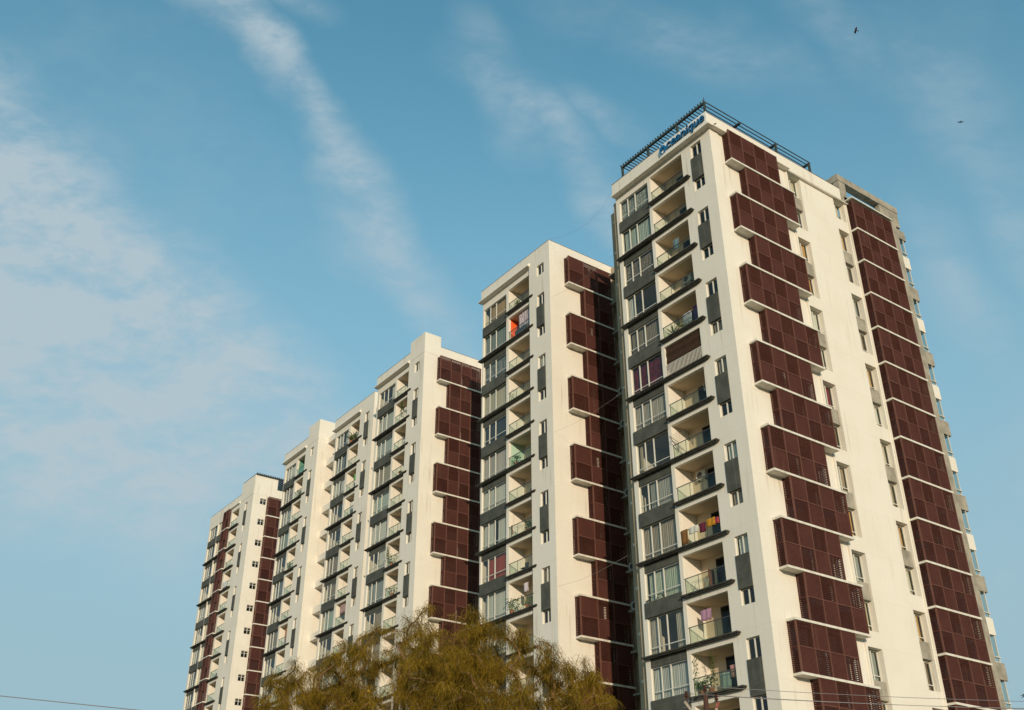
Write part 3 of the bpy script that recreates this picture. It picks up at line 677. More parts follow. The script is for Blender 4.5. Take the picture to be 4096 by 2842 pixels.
# recessed links between towers
def link(root, z, x0, x1, y, n=17, back=1.6, scr=True):
    """open galleries between two towers: upstand beam, slab, back wall; local frame of the left tower"""
    m = MB(); m.box(x0, x1, y+back, y+back+0.3, 0, z(1.1)); obj('link_wall', m.mesh('link_wall', MT['wall']), root)
    beam = MB(); beam.box(x0, x1, y, y+0.14, -0.15, 0.62); beam.box(x0, x1, y+0.141, y+back-0.001, -0.15, 0.0)
    bm_ = beam.mesh('gallery', MT['wall'])
    sc = louvre_mesh(0.2, x1-1.9, x1-0.4, -2.0, 0.2, 1, True)
    for k in range(n+1):
        o = obj('gallery', bm_, root, (0, 0, z(-3*k)))
        if scr and k: 
            add_screen(sc, root, (0, y+back, z(-3*k+2.5)), -math.pi/2)
link(t2a, z2a, 0.001, 4.09, 1.3)
link(t2b, z2b, 0.001, 4.28, 1.3, scr=False)
# link between the second tower and the main tower, with cantilevered equipment ledges
m = MB(); sheet(m, 'y', 7.05, (0.001, 9.2, 0, z4(1.1)), [(1.6, 2.5, z4(-3*k-2.6), z4(-3*k-0.9)) for k in range(17)]+[(4.6, 5.6, z4(-3*k-2.6), z4(-3*k-0.9)) for k in range(17)], 0.25, 1)
m.box(0.001, 9.2, 7.6, 7.9, 0, z4(1.1)); m.box(0.001, 9.2, 7.301, 7.6, z4(0.9), z4(1.1)); m.box(0.001, 9.2, 7.05, 7.3, z4(1.101), z4(1.18))
obj('link_wall', m.mesh('link_wall', mottled('grey_link_paint', (0.48, 0.40, 0.29), (0.36, 0.30, 0.22), 0.6, 0.9, 0.5)), t4)
lmesh = MB().box(0.35, 1.75, 6.25, 7.045, -0.14, 0.0).mesh('equipment_ledge', MT['concrete'])
for k in range(18): obj('equipment_ledge', lmesh, t4, (0, 0, z4(-3*k-0.15+0.02)))
m = MB().box(-9.0, 0.001-0.002, 7.0, 9.0, 0, z3(0.6)); 
for (rt_, zz, xx, ww_) in ((t3, z3, 0.001, 11.2),):
    obj('link_wall', MB().box(xx, xx+ww_, 8.4, 8.7, 0, zz(0.9)).mesh('link_wall', MT['wall']), rt_)
obj('roof_tank', MB().tube([(-4.8, 7.5, z4(0.15)), (-4.8, 7.5, z4(3.2)), (-4.8, 7.5, z4(3.6)), (-4.8, 7.5, z4(3.75))], [1.0, 1.0, 0.8, 0.3], 20).mesh('roof_tank', mottled('tank_brown', (0.28, 0.19, 0.13), (0.2, 0.14, 0.1), 2)), t4)

# ------------------------------------------------------------------ trees
fh = Vector((-math.sin(YAW), math.cos(YAW), 0)); rh = Vector((math.cos(YAW), math.sin(YAW), 0))
def V(F, Lt, h): return Vector((CAM.x, CAM.y, 0))+fh*F+rh*Lt+Vector((0, 0, h))     # metres ahead of, right of the street corner
bark = mottled('orange_brown_bark', (0.27, 0.15, 0.075), (0.15, 0.085, 0.045), 6, 0.9)  # orange-brown bark in two mottled tones
def leaf_mat(name, c1, c2, c3):
    m = bpy.data.materials.new(name); m.use_nodes = True; t = NT(m.node_tree); t.n.clear()
    o = t.node('ShaderNodeOutputMaterial'); df = t.node('ShaderNodeBsdfDiffuse'); tl = t.node('ShaderNodeBsdfTranslucent'); mx = t.node('ShaderNodeMixShader')
    g = t.node('ShaderNodeNewGeometry'); n = t.noise(g.outputs['Position'], 1.7, 4, 0.6); n2 = t.noise(g.outputs['Position'], 6.0, 3, 0.7)
    c = t.mix(t.smooth(n, 0.38, 0.62), (*c1, 1), (*c2, 1)); c = t.mix(t.smooth(n2, 0.5, 0.75), c, (*c3, 1))
    t.link(c, df.inputs[0]); t.link(c, tl.inputs[0]); mx.inputs[0].default_value = 0.3
    t.link(df.outputs[0], mx.inputs[1]); t.link(tl.outputs[0], mx.inputs[2]); t.link(mx.outputs[0], o.inputs[0]); return m
needle = leaf_mat('olive_drooping_foliage', (0.31, 0.205, 0.026), (0.15, 0.105, 0.018), (0.46, 0.28, 0.045))
def weeping_tree(label, base, centre, rx, ry, tops, ntips, seed, nstr=70, axes=(rh, fh), lean=0.0):
    """trunk, limbs grown towards tip points filling an uneven dome, and strands of fine foliage hanging from every spray.
    tops: list of (lateral offset, height) giving the dome's uneven upper outline"""
    rnd = random.Random(seed); ax, ay = axes
    root = thing('weeping_tree', label, 'tree', tuple(base), 0, 'weeping trees in front of the towers')
    def top(l):
        for (a, ha), (b, hb) in zip(tops[:-1], tops[1:]):
            if a <= l <= b: return ha+(hb-ha)*(l-a)/(b-a)
        return tops[0][1] if l < tops[0][0] else tops[-1][1]
    lo, hi = tops[0][0], tops[-1][0]
    tips = []
    while len(tips) < ntips:
        l = rnd.uniform(lo, hi); dd = rnd.uniform(-1, 1)
        mid = (lo+hi)/2; e = ((l-mid)/((hi-lo)/2))**2+dd**2
        if e > 1: continue
        t_ = top(l)*(1-0.42*dd*dd*1.0)
        fr_ = 1-abs(rnd.gauss(0, 0.27))
        h = 1.8+(t_-1.8)*fr_
        if h < 2.6: continue
        if math.sin(l*2.7+seed)+math.sin(dd*ry*2.3+l)+math.sin(h*2.9+l*1.3) < -0.95 and rnd.random() < 0.8: continue     # gaps between the sprays
        tips.append((l, dd*ry, h-0.10))
    # network of limbs
    nodes = [Vector((0, 0, 0)), Vector((0.05, 0.02, 1.2)), Vector((0.0, 0.05, 2.3))]; par = [-1, 0, 1]
    starts = []
    for i in range(7):
        a = 2*math.pi*i/7+rnd.random()*0.5; el = rnd.uniform(0.7, 1.15)
        q = nodes[2]; pi = 2
        for s in range(3):
            q = q+Vector((math.cos(a)*math.cos(el)*1.25*(hi-lo)/10, math.sin(a)*math.cos(el)*0.8, math.sin(el)*0.55))
            nodes.append(q.copy()); par.append(pi); pi = len(nodes)-1; a += rnd.uniform(-0.25, 0.25); el *= 0.92
    tips.sort(key=lambda p: (p[0]**2+p[1]**2+(p[2]-2.3)**2))
    tipidx = []
    for tp in tips:
        T = Vector(tp); best = None
        for i in range(1, len(nodes)):
            d_ = (nodes[i]-T); dd = d_.length+max(0, nodes[i].z-T.z)*1.6+0.10*(nodes[i]-nodes[2]).length
            if best is None or dd < best[0]: best = (dd, i)
        i = best[1]; A = nodes[i]; ln = (T-A).length; n = max(2, int(ln/0.35)); pi = i
        c = A.lerp(T, 0.5)+Vector((0, 0, 0.12*ln))+Vector([rnd.uniform(-.1, .1)*ln for _ in range(3)])
        for s in range(1, n+1):
            t_ = s/n; q = A*(1-t_)**2+c*2*t_*(1-t_)+T*t_*t_
            nodes.append(q+Vector([rnd.uniform(-.02, .02) for _ in range(3)])); par.append(pi); pi = len(nodes)-1
        tipidx.append(pi)
    cnt = [0.0]*len(nodes)
    for t_ in tipidx: cnt[t_] += 1
    for i in range(len(nodes)-1, 0, -1): cnt[par[i]] += cnt[i]
    rad = [0.012*(max(c, 1)**0.45) for c in cnt]
    W = lambda q: base*0+ax*q.x+ay*q.y+Vector((0, 0, q.z))
    bm_ = MB(); lm_ = MB()
    for i in range(1, len(nodes)):
        tgt = lm_ if i > 2 else bm_
        tgt.tube([W(nodes[par[i]]), W(nodes[i])], [min(rad[par[i]], rad[i]*1.5), rad[i]], 5 if rad[i] > 0.02 else 3, False)
    obj('trunk', bm_.mesh('trunk', bark, True), root); obj('limb', lm_.mesh('limb', bark, True), root)
    # foliage strands
    vs, fs = [], []
    def strand(p, dirv, ln, w):
        b = len(vs); side = Vector((rnd.uniform(-1, 1), rnd.uniform(-1, 1), 0))
        side = side.normalized()*w if side.length > 0.01 else Vector((w, 0, 0))
        q = p.copy(); dv = dirv.copy(); n = 3
        for s in range(n+1):
            ww = side*(1-0.75*s/n); vs.append(tuple(q-ww)); vs.append(tuple(q+ww))
            dv = (dv+Vector((rnd.uniform(-.12, .12), rnd.uniform(-.12, .12), -0.75))).normalized(); q = q+dv*(ln/n)
        for s in range(n): fs.append((b+2*s, b+2*s+1, b+2*s+3, b+2*s+2))
    for ti in tipidx:
        chain = []; i = ti
        while i > 2 and len(chain) < 4: chain.append(i); i = par[i]
        for _ in range(nstr):
            j = rnd.choice(chain[:2] if rnd.random() < 0.75 else chain); pq = nodes[par[j]].lerp(nodes[j], rnd.random())
            off = Vector((rnd.gauss(0, .09), rnd.gauss(0, .09), rnd.gauss(0.0, .06)))
            dv = Vector((rnd.gauss(0, .6), rnd.gauss(0, .6), rnd.uniform(-0.2, 0.7)))
            strand(W(pq+off), (ax*dv.x+ay*dv.y+Vector((0, 0, dv.z))).normalized(), rnd.uniform(0.12, 0.42), rnd.uniform(0.0045, 0.0085))
    me = bpy.data.meshes.new('crown'); me.from_pydata(vs, [], fs); me.materials.append(needle); me.update(); obj('crown', me, root)
    # a few turned leaves
    yl = MB()
    for _ in range(26):
        q = W(nodes[rnd.choice(tipidx)])+Vector((rnd.gauss(0, .15), rnd.gauss(0, .15), rnd.uniform(-.5, 0)))
        a, b, c = [Vector((rnd.uniform(-1, 1), rnd.uniform(-1, 1), rnd.uniform(-1, 1))).normalized()*0.035 for _ in range(3)]
        yl.quad(tuple(q-a), tuple(q+b*0.6), tuple(q+a*1.4), tuple(q-b*0.6))
    obj('yellow_leaves', yl.mesh('yellow_leaves', pbr('yellow_leaf', (0.62, 0.36, 0.04), 0.7)[0]), root)
    return root
# outlines are (lateral metres from the trunk, height above ground)
weeping_tree('left weeping tree with reddish bare limbs and olive foliage below the middle towers', V(30.5, -3.6, 0), None, 0, 2.6,
    [(-4.1, 6.6), (-3.5, 8.2), (-2.7, 8.95), (-1.7, 9.3), (-1.0, 9.6), (-0.3, 9.9), (0.2, 10.35), (0.8, 10.65), (1.35, 10.4), (2.0, 9.6), (2.8, 8.6)], 760, 11, 100)
weeping_tree('right weeping tree with radiating branches, reaching across the base of the second tower', V(28.6, 0.1, 0), None, 0, 2.3,
    [(-3.2, 6.6), (-2.8, 9.0), (-2.0, 9.8), (-1.45, 10.0), (-0.7, 9.6), (0.0, 9.3), (0.7, 9.0), (1.3, 8.6), (1.8, 8.45), (2.4, 7.8), (2.8, 7.0)], 760, 29, 100)

# palm whose frond tips enter at the right edge
palm_leaf = leaf_mat('dark_palm_leaf', (0.02, 0.045, 0.02), (0.03, 0.06, 0.02), (0.05, 0.06, 0.02))
pb = V(21, 12.75, 0); palm = thing('palm_tree', 'dark palm frond tips poking in at the lower right edge', 'palm', tuple(pb))
obj('trunk', MB().tube([(0, 0, 0), (0.1, 0, 2.4), (0.12, 0.05, 4.6), (0.1, 0.1, 5.6)], [0.2, 0.15, 0.13, 0.12], 10).mesh('trunk', bark, True), palm)
rnd = random.Random(5)
for i in range(13):
    a = 2*math.pi*i/13+YAW+math.pi; el = rnd.uniform(0.15, 1.0)
    if i == 0: el = 0.42
    d0 = Vector((math.cos(a)*math.cos(el), math.sin(a)*math.cos(el), math.sin(el))); q = Vector((0.1, 0.1, 5.6)); pts = [q.copy()]; ln = 2.6
    m = MB(); dv = d0.copy()
    for s in range(10):
        q = q+dv*ln/10; dv = (dv+Vector((0, 0, -0.085))).normalized(); pts.append(q.copy())
        sd = dv.cross(Vector((0, 0, 1))).normalized()
        for sg_ in (-1, 1):
            for f_ in range(2):
                b0_ = q-dv*ln/20*f_; tip = b0_+(sd*sg_*0.5+dv*0.75+Vector((0, 0, -0.12))).normalized()*(0.5*(1-0.06*s))
                wv = Vector((0, 0, 0.011)); m.quad(tuple(b0_-wv), tuple(b0_+wv), tuple(b0_.lerp(tip, .6)+wv*1.2), tuple(b0_.lerp(tip, .6)-wv*1.2)); m.v.append(tuple(tip)); n_ = len(m.v); m.f.append((n_-2, n_-3, n_-1))
    m.tube(pts, [0.02-0.0015*k for k in range(len(pts))], 4)
    obj('frond', m.mesh('frond', palm_leaf), palm)

# ------------------------------------------------------------------ utility pole and lines
rust = mottled('rusty_pole_paint', (0.10, 0.045, 0.03), (0.07, 0.035, 0.028), 6, 0.8)
arm_m = mottled('weathered_crossarm', (0.42, 0.38, 0.33), (0.30, 0.24, 0.19), 9, 0.8); redp = pbr('red_paint_end', (0.22, 0.04, 0.025), 0.6)[0]
ins = pbr('brown_insulator', (0.07, 0.03, 0.02), 0.25, 0.6)[0]
PF = 32.0; PL = 5.76
pole = thing('utility_pole', 'rusty utility pole with V-shaped crossarm and insulators at the bottom edge', 'pole', tuple(V(PF, PL, 0)))
lv = lambda l, h: tuple(rh*(l-PL)+Vector((0, 0, h)))
obj('pole', MB().tube([lv(PL, 0), lv(PL, 4), lv(PL, 8.0)], [0.12, 0.09, 0.075], 10).mesh('pole', rust, True), pole)
def insul(l, h, tilt=0.0):
    m = MB(); pts = []; rr = []
    for i in range(7):
        pts.append((rh*(l-PL+tilt*i*0.02)+Vector((0, 0, h+i*0.035)))); rr.append(0.03 if i % 2 else 0.085-0.004*i)
    m.tube(pts, rr, 12); m.tube([rh*(l-PL)+Vector((0, 0, h-0.22)), rh*(l-PL)+Vector((0, 0, h))], 0.014, 6)
    return obj('insulator', m.mesh('insulator', ins, False), pole)
insul(PL, 8.08); insul(5.19, 7.90); insul(6.08, 7.82)
am = MB(); c45 = Vector((0, 0, 1))
for (l0, h0, l1, h1) in ((5.62, 7.1, 5.12, 7.82), (5.92, 7.1, 6.09, 7.75)):
    a_, b_ = Vector(lv(l0, h0)), Vector(lv(l1, h1)); dv = (b_-a_); sd = dv.normalized().cross(fh).normalized()*0.035
    am.obox((a_+b_)/2, dv/2, sd, fh*0.03)
obj('crossarm', am.mesh('crossarm', arm_m), pole)
am = MB()
a_, b_ = Vector(lv(6.05, 7.62)), Vector(lv(6.13, 7.80)); am.obox((a_+b_)/2, (b_-a_)/2, rh*0.038, fh*0.035)
obj('crossarm_end', am.mesh('crossarm_end', redp), pole)
wire_m = pbr('aged_wire', (0.20, 0.19, 0.20), 0.5, 0.5)[0]
lw = MB(); rnd = random.Random(3)
for k in range(4):
    s = Vector(lv(5.19+rnd.uniform(-.05, .4), 7.9)); pts = [s]
    for i in range(8): s = s+rh*rnd.uniform(-.09, .07)+Vector((0, 0, rnd.uniform(-.12, .04))); pts.append(s)
    lw.tube(pts, 0.006, 4)
obj('loose_wire', lw.mesh('loose_wire', wire_m), pole)
def wire(label, pts, r=0.008):
    m = MB(); P3 = [V(*p) for p in pts]; n = 30; L_ = []
    for i in range(n+1):                     # quadratic sag through three points
        t_ = i/n*(2.0); 
        a, b, c = P3; L_.append(a*((t_-1)*(t_-2)/2)+b*(-(t_)*(t_-2))+c*(t_*(t_-1)/2))
    m.tube(L_, r, 5)
    o = obj('power_line', m.mesh('power_line', wire_m, True)); tag(o, label, 'power line', 'overhead lines')
wire('upper of the three thin wires running right from the pole top', [(PF, 5.80, 8.26), (PF, 15.25, 7.80), (PF, 24.7, 7.75)])
wire('middle of the three thin wires leaving the right insulator', [(PF, 6.10, 7.98), (PF, 15.2, 7.60), (PF, 24.3, 7.62)])
wire('lowest of the three thin wires, from the left insulator past the crossarm', [(PF, 5.25, 8.05), (PF, 15.2, 7.58), (PF, 25.1, 7.50)])
wire('single dark wire sloping down across the lower left corner of the sky', [(25, -30, 8.55), (25, -12.0, 6.63), (25, 2, 5.3)], 0.010)

# ------------------------------------------------------------------ birds
def bird(name, label, loc, span, yaw_, bank, dark, wings_up=0.1):
    t = thing(name, label, 'bird', tuple(loc))
    m = MB(); s = span
    m.tube([(0.30*s, 0, 0), (0.24*s, 0, 0.0), (0.16*s, 0, 0), (0, 0, -0.01*s), (-0.14*s, 0, 0), (-0.2*s, 0, 0)], [0.004*s, 0.03*s, 0.045*s, 0.06*s, 0.035*s, 0.015*s], 8)
    for sg_ in (-1, 1):                     # wings, one surface with the body
        P_ = [(0.13, 0.03, 0), (0.19, 0.20, wings_up*0.5), (0.12, 0.36, wings_up*0.8), (0.02, 0.5, wings_up*0.9), (-0.06, 0.44, wings_up*0.85), (-0.09, 0.22, wings_up*0.5), (-0.08, 0.03, 0)]
        b = len(m.v)
        for dz_ in (0.006, -0.006): m.v += [(x*s, y*s*sg_, zz*s+dz_*s) for x, y, zz in P_]
        m.f.append(tuple(b+i for i in range(7))); m.f.append(tuple(b+13-i for i in range(7)))
        for i in range(7): m.f.append((b+i, b+(i+1) % 7, b+7+(i+1) % 7, b+7+i))
    b = len(m.v); tl_ = [(-0.15, 0.02), (-0.36, 0.11), (-0.33, 0), (-0.36, -0.11), (-0.15, -0.02)]
    for dz_ in (0.004, -0.004): m.v += [(x*s, y*s, dz_*s) for x, y in tl_]
    m.f.append(tuple(b+i for i in range(5))); m.f.append(tuple(b+9-i for i in range(5)))
    for i in range(5): m.f.append((b+i, b+(i+1) % 5, b+5+(i+1) % 5, b+5+i))
    o = obj('plumage', m.mesh('plumage', dark, False), t); t.rotation_euler = (bank, 0, yaw_)
    return t
plum = mottled('brown_feathers', (0.10, 0.065, 0.045), (0.03, 0.025, 0.022), 3, 0.9)
bird('kite', 'large brown bird gliding with spread wings high at the upper right', V(92, 0.4651*92, 1.6+1.0676*92), 0.95, YAW+math.pi, 0.25, plum)
bird('kite', 'tiny distant bird at the right edge above the rear of the tallest tower', V(170, 0.571*170, 1.6+0.9051*170), 1.3, YAW+1.35, 0.1, plum, 0.05)

# ------------------------------------------------------------------ things on the balconies and ledges
green = leaf_mat('potted_leaves', (0.05, 0.12, 0.02), (0.10, 0.14, 0.03), (0.16, 0.17, 0.05)); pot_m = pbr('clay_pot', (0.30, 0.12, 0.06), 0.8)[0]
def at(tw, k, x, y, h=0.0):
    root, z = tw; return (root.location.x+x, root.location.y+y, z(-3*(k+1))+0.12+h)
def plant(tw, k, x, y, label, hgt=0.8, spiky=False, seed=0, spread=0.4):
    rnd = random.Random(seed); t = thing('potted_plant', label, 'plant', at(tw, k, x, y), 0, 'plants on the balconies')
    obj('pot', MB().tube([(0, 0, 0), (0, 0, 0.28)], [0.13, 0.18], 12).mesh('pot', pot_m), t)
    m = MB()
    for i in range(150 if not spiky else 46):
        a = rnd.random()*6.283
        if spiky:
            el = rnd.uniform(0.2, 1.5); ln = hgt*rnd.uniform(0.6, 1.0); d_ = Vector((math.cos(a)*math.cos(el), math.sin(a)*math.cos(el), math.sin(el))); b = Vector((0, 0, 0.28)); sd = d_.cross(Vector((0, 0, 1))).normalized()*0.025
            md = b+d_*ln*0.6; tp = b+d_*ln+Vector((0, 0, -0.15*ln)); m.quad(tuple(b-sd), tuple(b+sd), tuple(md+sd), tuple(md-sd)); m.v.append(tuple(tp)); n_ = len(m.v); m.f.append((n_-2, n_-3, n_-1))
        else:
            q = Vector((rnd.gauss(0, spread*0.5), rnd.gauss(0, spread*0.4), 0.28+hgt*rnd.random())); u_, w_ = [Vector((rnd.uniform(-1, 1), rnd.uniform(-1, 1), rnd.uniform(-1, 1))).normalized()*0.075 for _ in range(2)]
            m.quad(tuple(q-u_), tuple(q+w_*.6), tuple(q+u_), tuple(q-w_*.6))
    obj('foliage', m.mesh('foliage', green), t)
def hang_plant(tw, k, x, y, label, ln=1.2, seed=0):
    rnd = random.Random(seed); t = thing('hanging_plant', label, 'plant', at(tw, k, x, y), 0, 'plants on the balconies')
    m = MB()
    for i in range(120):
        q = Vector((rnd.gauss(0, .10), rnd.gauss(0, .08), 2.3-ln*rnd.random()**0.8)); u_, w_ = [Vector((rnd.uniform(-1, 1), rnd.uniform(-1, 1), rnd.uniform(-1, 1))).normalized()*0.06 for _ in range(2)]
        m.quad(tuple(q-u_), tuple(q+w_*.6), tuple(q+u_), tuple(q-w_*.6))
    obj('foliage', m.mesh('foliage', green), t); obj('cord', MB().tube([(0, 0, 2.2), (0, 0, 2.41)], 0.01, 5).mesh('cord', MT['rail']), t)
def cloth_item(tw, k, x, y, w, top, ln, c, label, name='laundry', pattern=0):
    m = MB(); n = max(4, int(w/0.06)); b = 0
    for j in range(5):
        for i in range(n+1):
            xx = w*i/n; m.v.append((xx+0.01*math.sin(j+i), 0.02*math.sin(i*1.1+j*.4), top-ln*j/4+0.015*math.sin(i*.9)*j/4))
    for j in range(4):
        for i in range(n): a = j*(n+1)+i; m.f.append((a, a+n+1, a+n+2, a+1))
    o = obj(name, m.mesh(name, cloth(c, pattern), True), None, at(tw, k, x, y)); sm = o.modifiers.new('thickness', 'SOLIDIFY'); sm.thickness = 0.01
    tag(o, label, name.replace('_', ' '), 'washing on the balconies' if name == 'laundry' else None)
def rack(tw, k, x, y, label, w=0.7, h=1.0):
    m = MB()
    for xx in (0, w):
        m.tube([(xx-0.0, -0.2, 0), (xx, 0.2, h)], 0.015, 5); m.tube([(xx, 0.2, 0), (xx, -0.2, h)], 0.015, 5)
    for i in range(5): m.tube([(0, -0.2+0.1*i, h), (w, -0.2+0.1*i, h)], 0.008, 4)
    o = obj('drying_rack', m.mesh('drying_rack', MT['frame']), None, at(tw, k, x, y)); tag(o, label, 'drying rack')
def chair(tw, k, x, y, label, c=(0.5, 0.48, 0.42)):
    t = thing('balcony_chair', label, 'chair', at(tw, k, x, y)); mt = cloth(c)
    obj('seat', MB().box(0, 0.45, 0, 0.45, 0.40, 0.45).mesh('seat', mt), t); obj('backrest', MB().box(0, 0.45, 0.42, 0.46, 0.451, 0.95).mesh('backrest', mt), t)
    for px_, py_ in ((0.03, 0.03), (0.42, 0.03), (0.03, 0.42), (0.42, 0.42)): obj('leg', MB().tube([(px_, py_, 0), (px_, py_, 0.40)], 0.02, 6).mesh('leg', mt), t)
def ac(loc, label, rz=0):
    t = thing('air_conditioner', label, 'air conditioner', loc, rz, 'air conditioner units')
    obj('casing', MB().box(0, 0.8, 0, 0.3, 0, 0.56).mesh('casing', pbr('ac_casing', (0.6, 0.57, 0.5), 0.6)[0] if 'ac' not in _gc else _gc['ac']), t)
    m = MB(); m.tube([(0.3, -0.012, 0.28), (0.3, 0.0, 0.28)], [0.21, 0.23], 20)
    obj('fan_grille', m.mesh('fan_grille', MT['rail']), t)
    m = MB(); m.box(0.05, 0.1, 0.02, 0.28, -0.06, -0.001); m.box(0.7, 0.75, 0.02, 0.28, -0.06, -0.001); obj('bracket', m.mesh('bracket', MT['rail']), t)
def pigeon(loc, rz, label):
    m = MB(); m.tube([(-0.17, 0, 0.08), (-0.08, 0, 0.11), (0, 0, 0.12), (0.07, 0, 0.15), (0.09, 0, 0.2), (0.11, 0, 0.22), (0.135, 0, 0.215)], [0.012, 0.035, 0.055, 0.042, 0.026, 0.026, 0.005], 8)
    m.tube([(0.0, 0.02, 0.08), (0.0, 0.02, 0)], 0.006, 4); m.tube([(0.0, -0.02, 0.08), (0.0, -0.02, 0)], 0.006, 4)
    o = obj('pigeon', m.mesh('pigeon', plum, True), None, loc); o.rotation_euler = (0, 0, rz); tag(o, label, 'pigeon', 'pigeons on the ledges')
A5, A4, A3, B2, A2, A1 = (main, z5), (t4, z4), (t3, z3), (t2b, z2b), (t2a, z2a), (t1, z1)
RNG = ['top', 'second', 'third', 'fourth', 'fifth', 'sixth', 'seventh', 'eighth', 'ninth', 'tenth', 'eleventh', 'twelfth', 'thirteenth']
# tallest tower
rack(A5, 1, -5.6, 0.5, 'small white folding rack on the second balcony of the tallest tower', 0.4, 0.8)
plant(A5, 4, -5.6, 0.35, 'spiky plant spilling past the glass on the fifth balcony of the tallest tower', 1.0, True, 1)
plant(A5, 4, -4.9, 0.3, 'small bushy plant beside the spiky one on the fifth balcony of the tallest tower', 0.5, False, 2)
cloth_item(A5, 4, -4.6, 0.35, 0.8, 1.35, 0.9, (0.55, 0.55, 0.58), 'grey-white washing on the fifth balcony of the tallest tower', pattern=1)
cloth_item(A5, 4, -3.7, 0.45, 0.7, 1.6, 1.4, (0.12, 0.05, 0.14), 'dark purple cloth hanging on the fifth balcony of the tallest tower')
for i in range(2):
    m = MB(); w_ = 1.68
    for j in range(34): m.box(0, w_, 0.02*math.sin(j*.5), 0.02*math.sin(j*.5)+0.02, 2.36-0.05*j-0.042, 2.36-0.05*j)
    o = obj('bamboo_blind', m.mesh('bamboo_blind', mottled('bamboo_slats', (0.075, 0.038, 0.02), (0.04, 0.02, 0.012), 7, 0.8)), None, at(A5, 5, -6.27+i*1.70, 0.12)); tag(o, ['left', 'right'][i]+' brown bamboo blind behind the white bars of the sixth balcony', 'blind', 'bamboo blinds')
m = MB()
for xx in (0, 1.3):
    m.tube([(xx, 0.0, 0.55), (xx, 0.0, 1.25), (xx, -0.75, 1.45), (xx, 0.0, 0.6)], 0.022, 5)
for i in range(6): m.tube([(-0.25, -0.75+0.14*i, 1.45-0.03*i), (1.75, -0.75+0.14*i, 1.42-0.03*i)], 0.009, 4)
tag(obj('drying_rack', m.mesh('drying_rack', MT['rail']), None, at(A5, 7, -6.1, 0.35)), 'dark bracket rack of clothes lines at the left of the eighth balcony', 'drying rack')
for i, (x, w_, ln, c, l) in enumerate([(-6.2, 0.6, 0.95, (0.22, 0.11, 0.04), 'brown'), (-5.5, 0.8, 0.45, (0.65, 0.62, 0.55), 'white'), (-4.6, 0.55, 0.6, (0.14, 0.025, 0.05), 'maroon'), (-4.0, 0.75, 0.5, (0.50, 0.24, 0.03), 'orange'), (-3.3, 0.35, 0.4, (0.4, 0.06, 0.08), 'red')]):
    cloth_item(A5, 9, x, -0.03, w_, 1.02 if i != 3 else 1.10, ln, c, l+' cloth draped over the tenth balcony rail of the tallest tower')
rack(A5, 10, -6.0, 0.5, 'pale rack behind the glass of the eleventh balcony of the tallest tower', 1.1, 0.75)
m = MB().box(0, 0.05, 0, 0.5, 0, 1.5).mesh('cupboard_panel', pbr('brown_board', (0.15, 0.07, 0.04), 0.7)[0]); tag(obj('board', m, None, at(A5, 10, -5.2, 1.0)), 'brown board standing on the eleventh balcony of the tallest tower', 'board')
hang_plant(A5, 12, -6.1, 0.15, 'yellow-green creeper hanging at the left of the thirteenth balcony', 2.1, 4); hang_plant(A5, 12, -4.9, 0.3, 'second creeper hanging mid-way on the thirteenth balcony', 1.4, 6)
plant(A5, 12, -5.9, 0.3, 'low green pot plant in the left corner of the thirteenth balcony', 0.5, False, 7); plant(A5, 12, -5.1, 0.25, 'dry twiggy pot plant near the middle of the thirteenth balcony', 0.7, False, 8)
cloth_item(A5, 12, -4.4, 0.3, 0.8, 0.95, 0.9, (0.34, 0.38, 0.34), 'grey-green sheet behind the thirteenth balcony glass'); cloth_item(A5, 12, -3.5, 0.2, 0.55, 1.25, 0.7, (0.55, 0.27, 0.22), 'pink towel at the right of the thirteenth balcony')
for i, (x, k) in enumerate([(-9.6, 11), (-8.7, 11), (-8.2, 11)]): pigeon((x, -0.03, z5(-33)+0.372), 0.4+i*2.2, ['leftmost', 'middle', 'rightmost'][i]+' of three pigeons on the charcoal sill under the eleventh window')
pigeon((0.42, 0.25, z5(0.05)), 1.0, 'pigeon perched on the roof cornice at the corner of the tallest tower')
# second tower
cloth_item(A4, 1, -5.1, 0.5, 2.0, 2.4, 1.75, (0.68, 0.58, 0.62), 'pale patterned sheet hanging in the orange-walled balcony', 'hanging_sheet', 1)
cloth_item(A4, 1, -5.6, 0.45, 1.6, 0.9, 0.8, (0.10, 0.10, 0.13), 'dark blanket behind the glass of the orange-walled balcony')
rack(A4, 3, -6.0, 0.4, 'pale rack at the left of the fourth balcony of the second tower', 0.5, 1.1)
chair(A4, 4, -4.6, 0.7, 'dark chair on the fifth balcony of the second tower', (0.05, 0.05, 0.05))
rack(A4, 7, -5.6, 0.5, 'white rack on the eighth balcony of the second tower', 0.9, 0.8); cloth_item(A4, 7, -6.0, 0.3, 0.2, 1.1, 0.8, (0.4, 0.05, 0.05), 'narrow red cloth on the eighth balcony of the second tower'); plant(A4, 7, -4.0, 0.5, 'bushy plant at the right of the eighth balcony of the second tower', 0.7, False, 13)
chair(A4, 8, -5.2, 0.6, 'dark chair on the ninth balcony of the second tower', (0.06, 0.06, 0.06))
plant(A4, 9, -5.9, 0.3, 'large green plant at the left of the tenth balcony of the second tower', 0.9, False, 14, 0.6); plant(A4, 9, -4.0, 0.35, 'green plant at the right of the tenth balcony of the second tower', 0.6, False, 15, 0.9)
cloth_item(A4, 9, -4.7, 0.5, 0.6, 2.1, 0.7, (0.7, 0.6, 0.62), 'pale pink washing on the tenth balcony of the second tower')
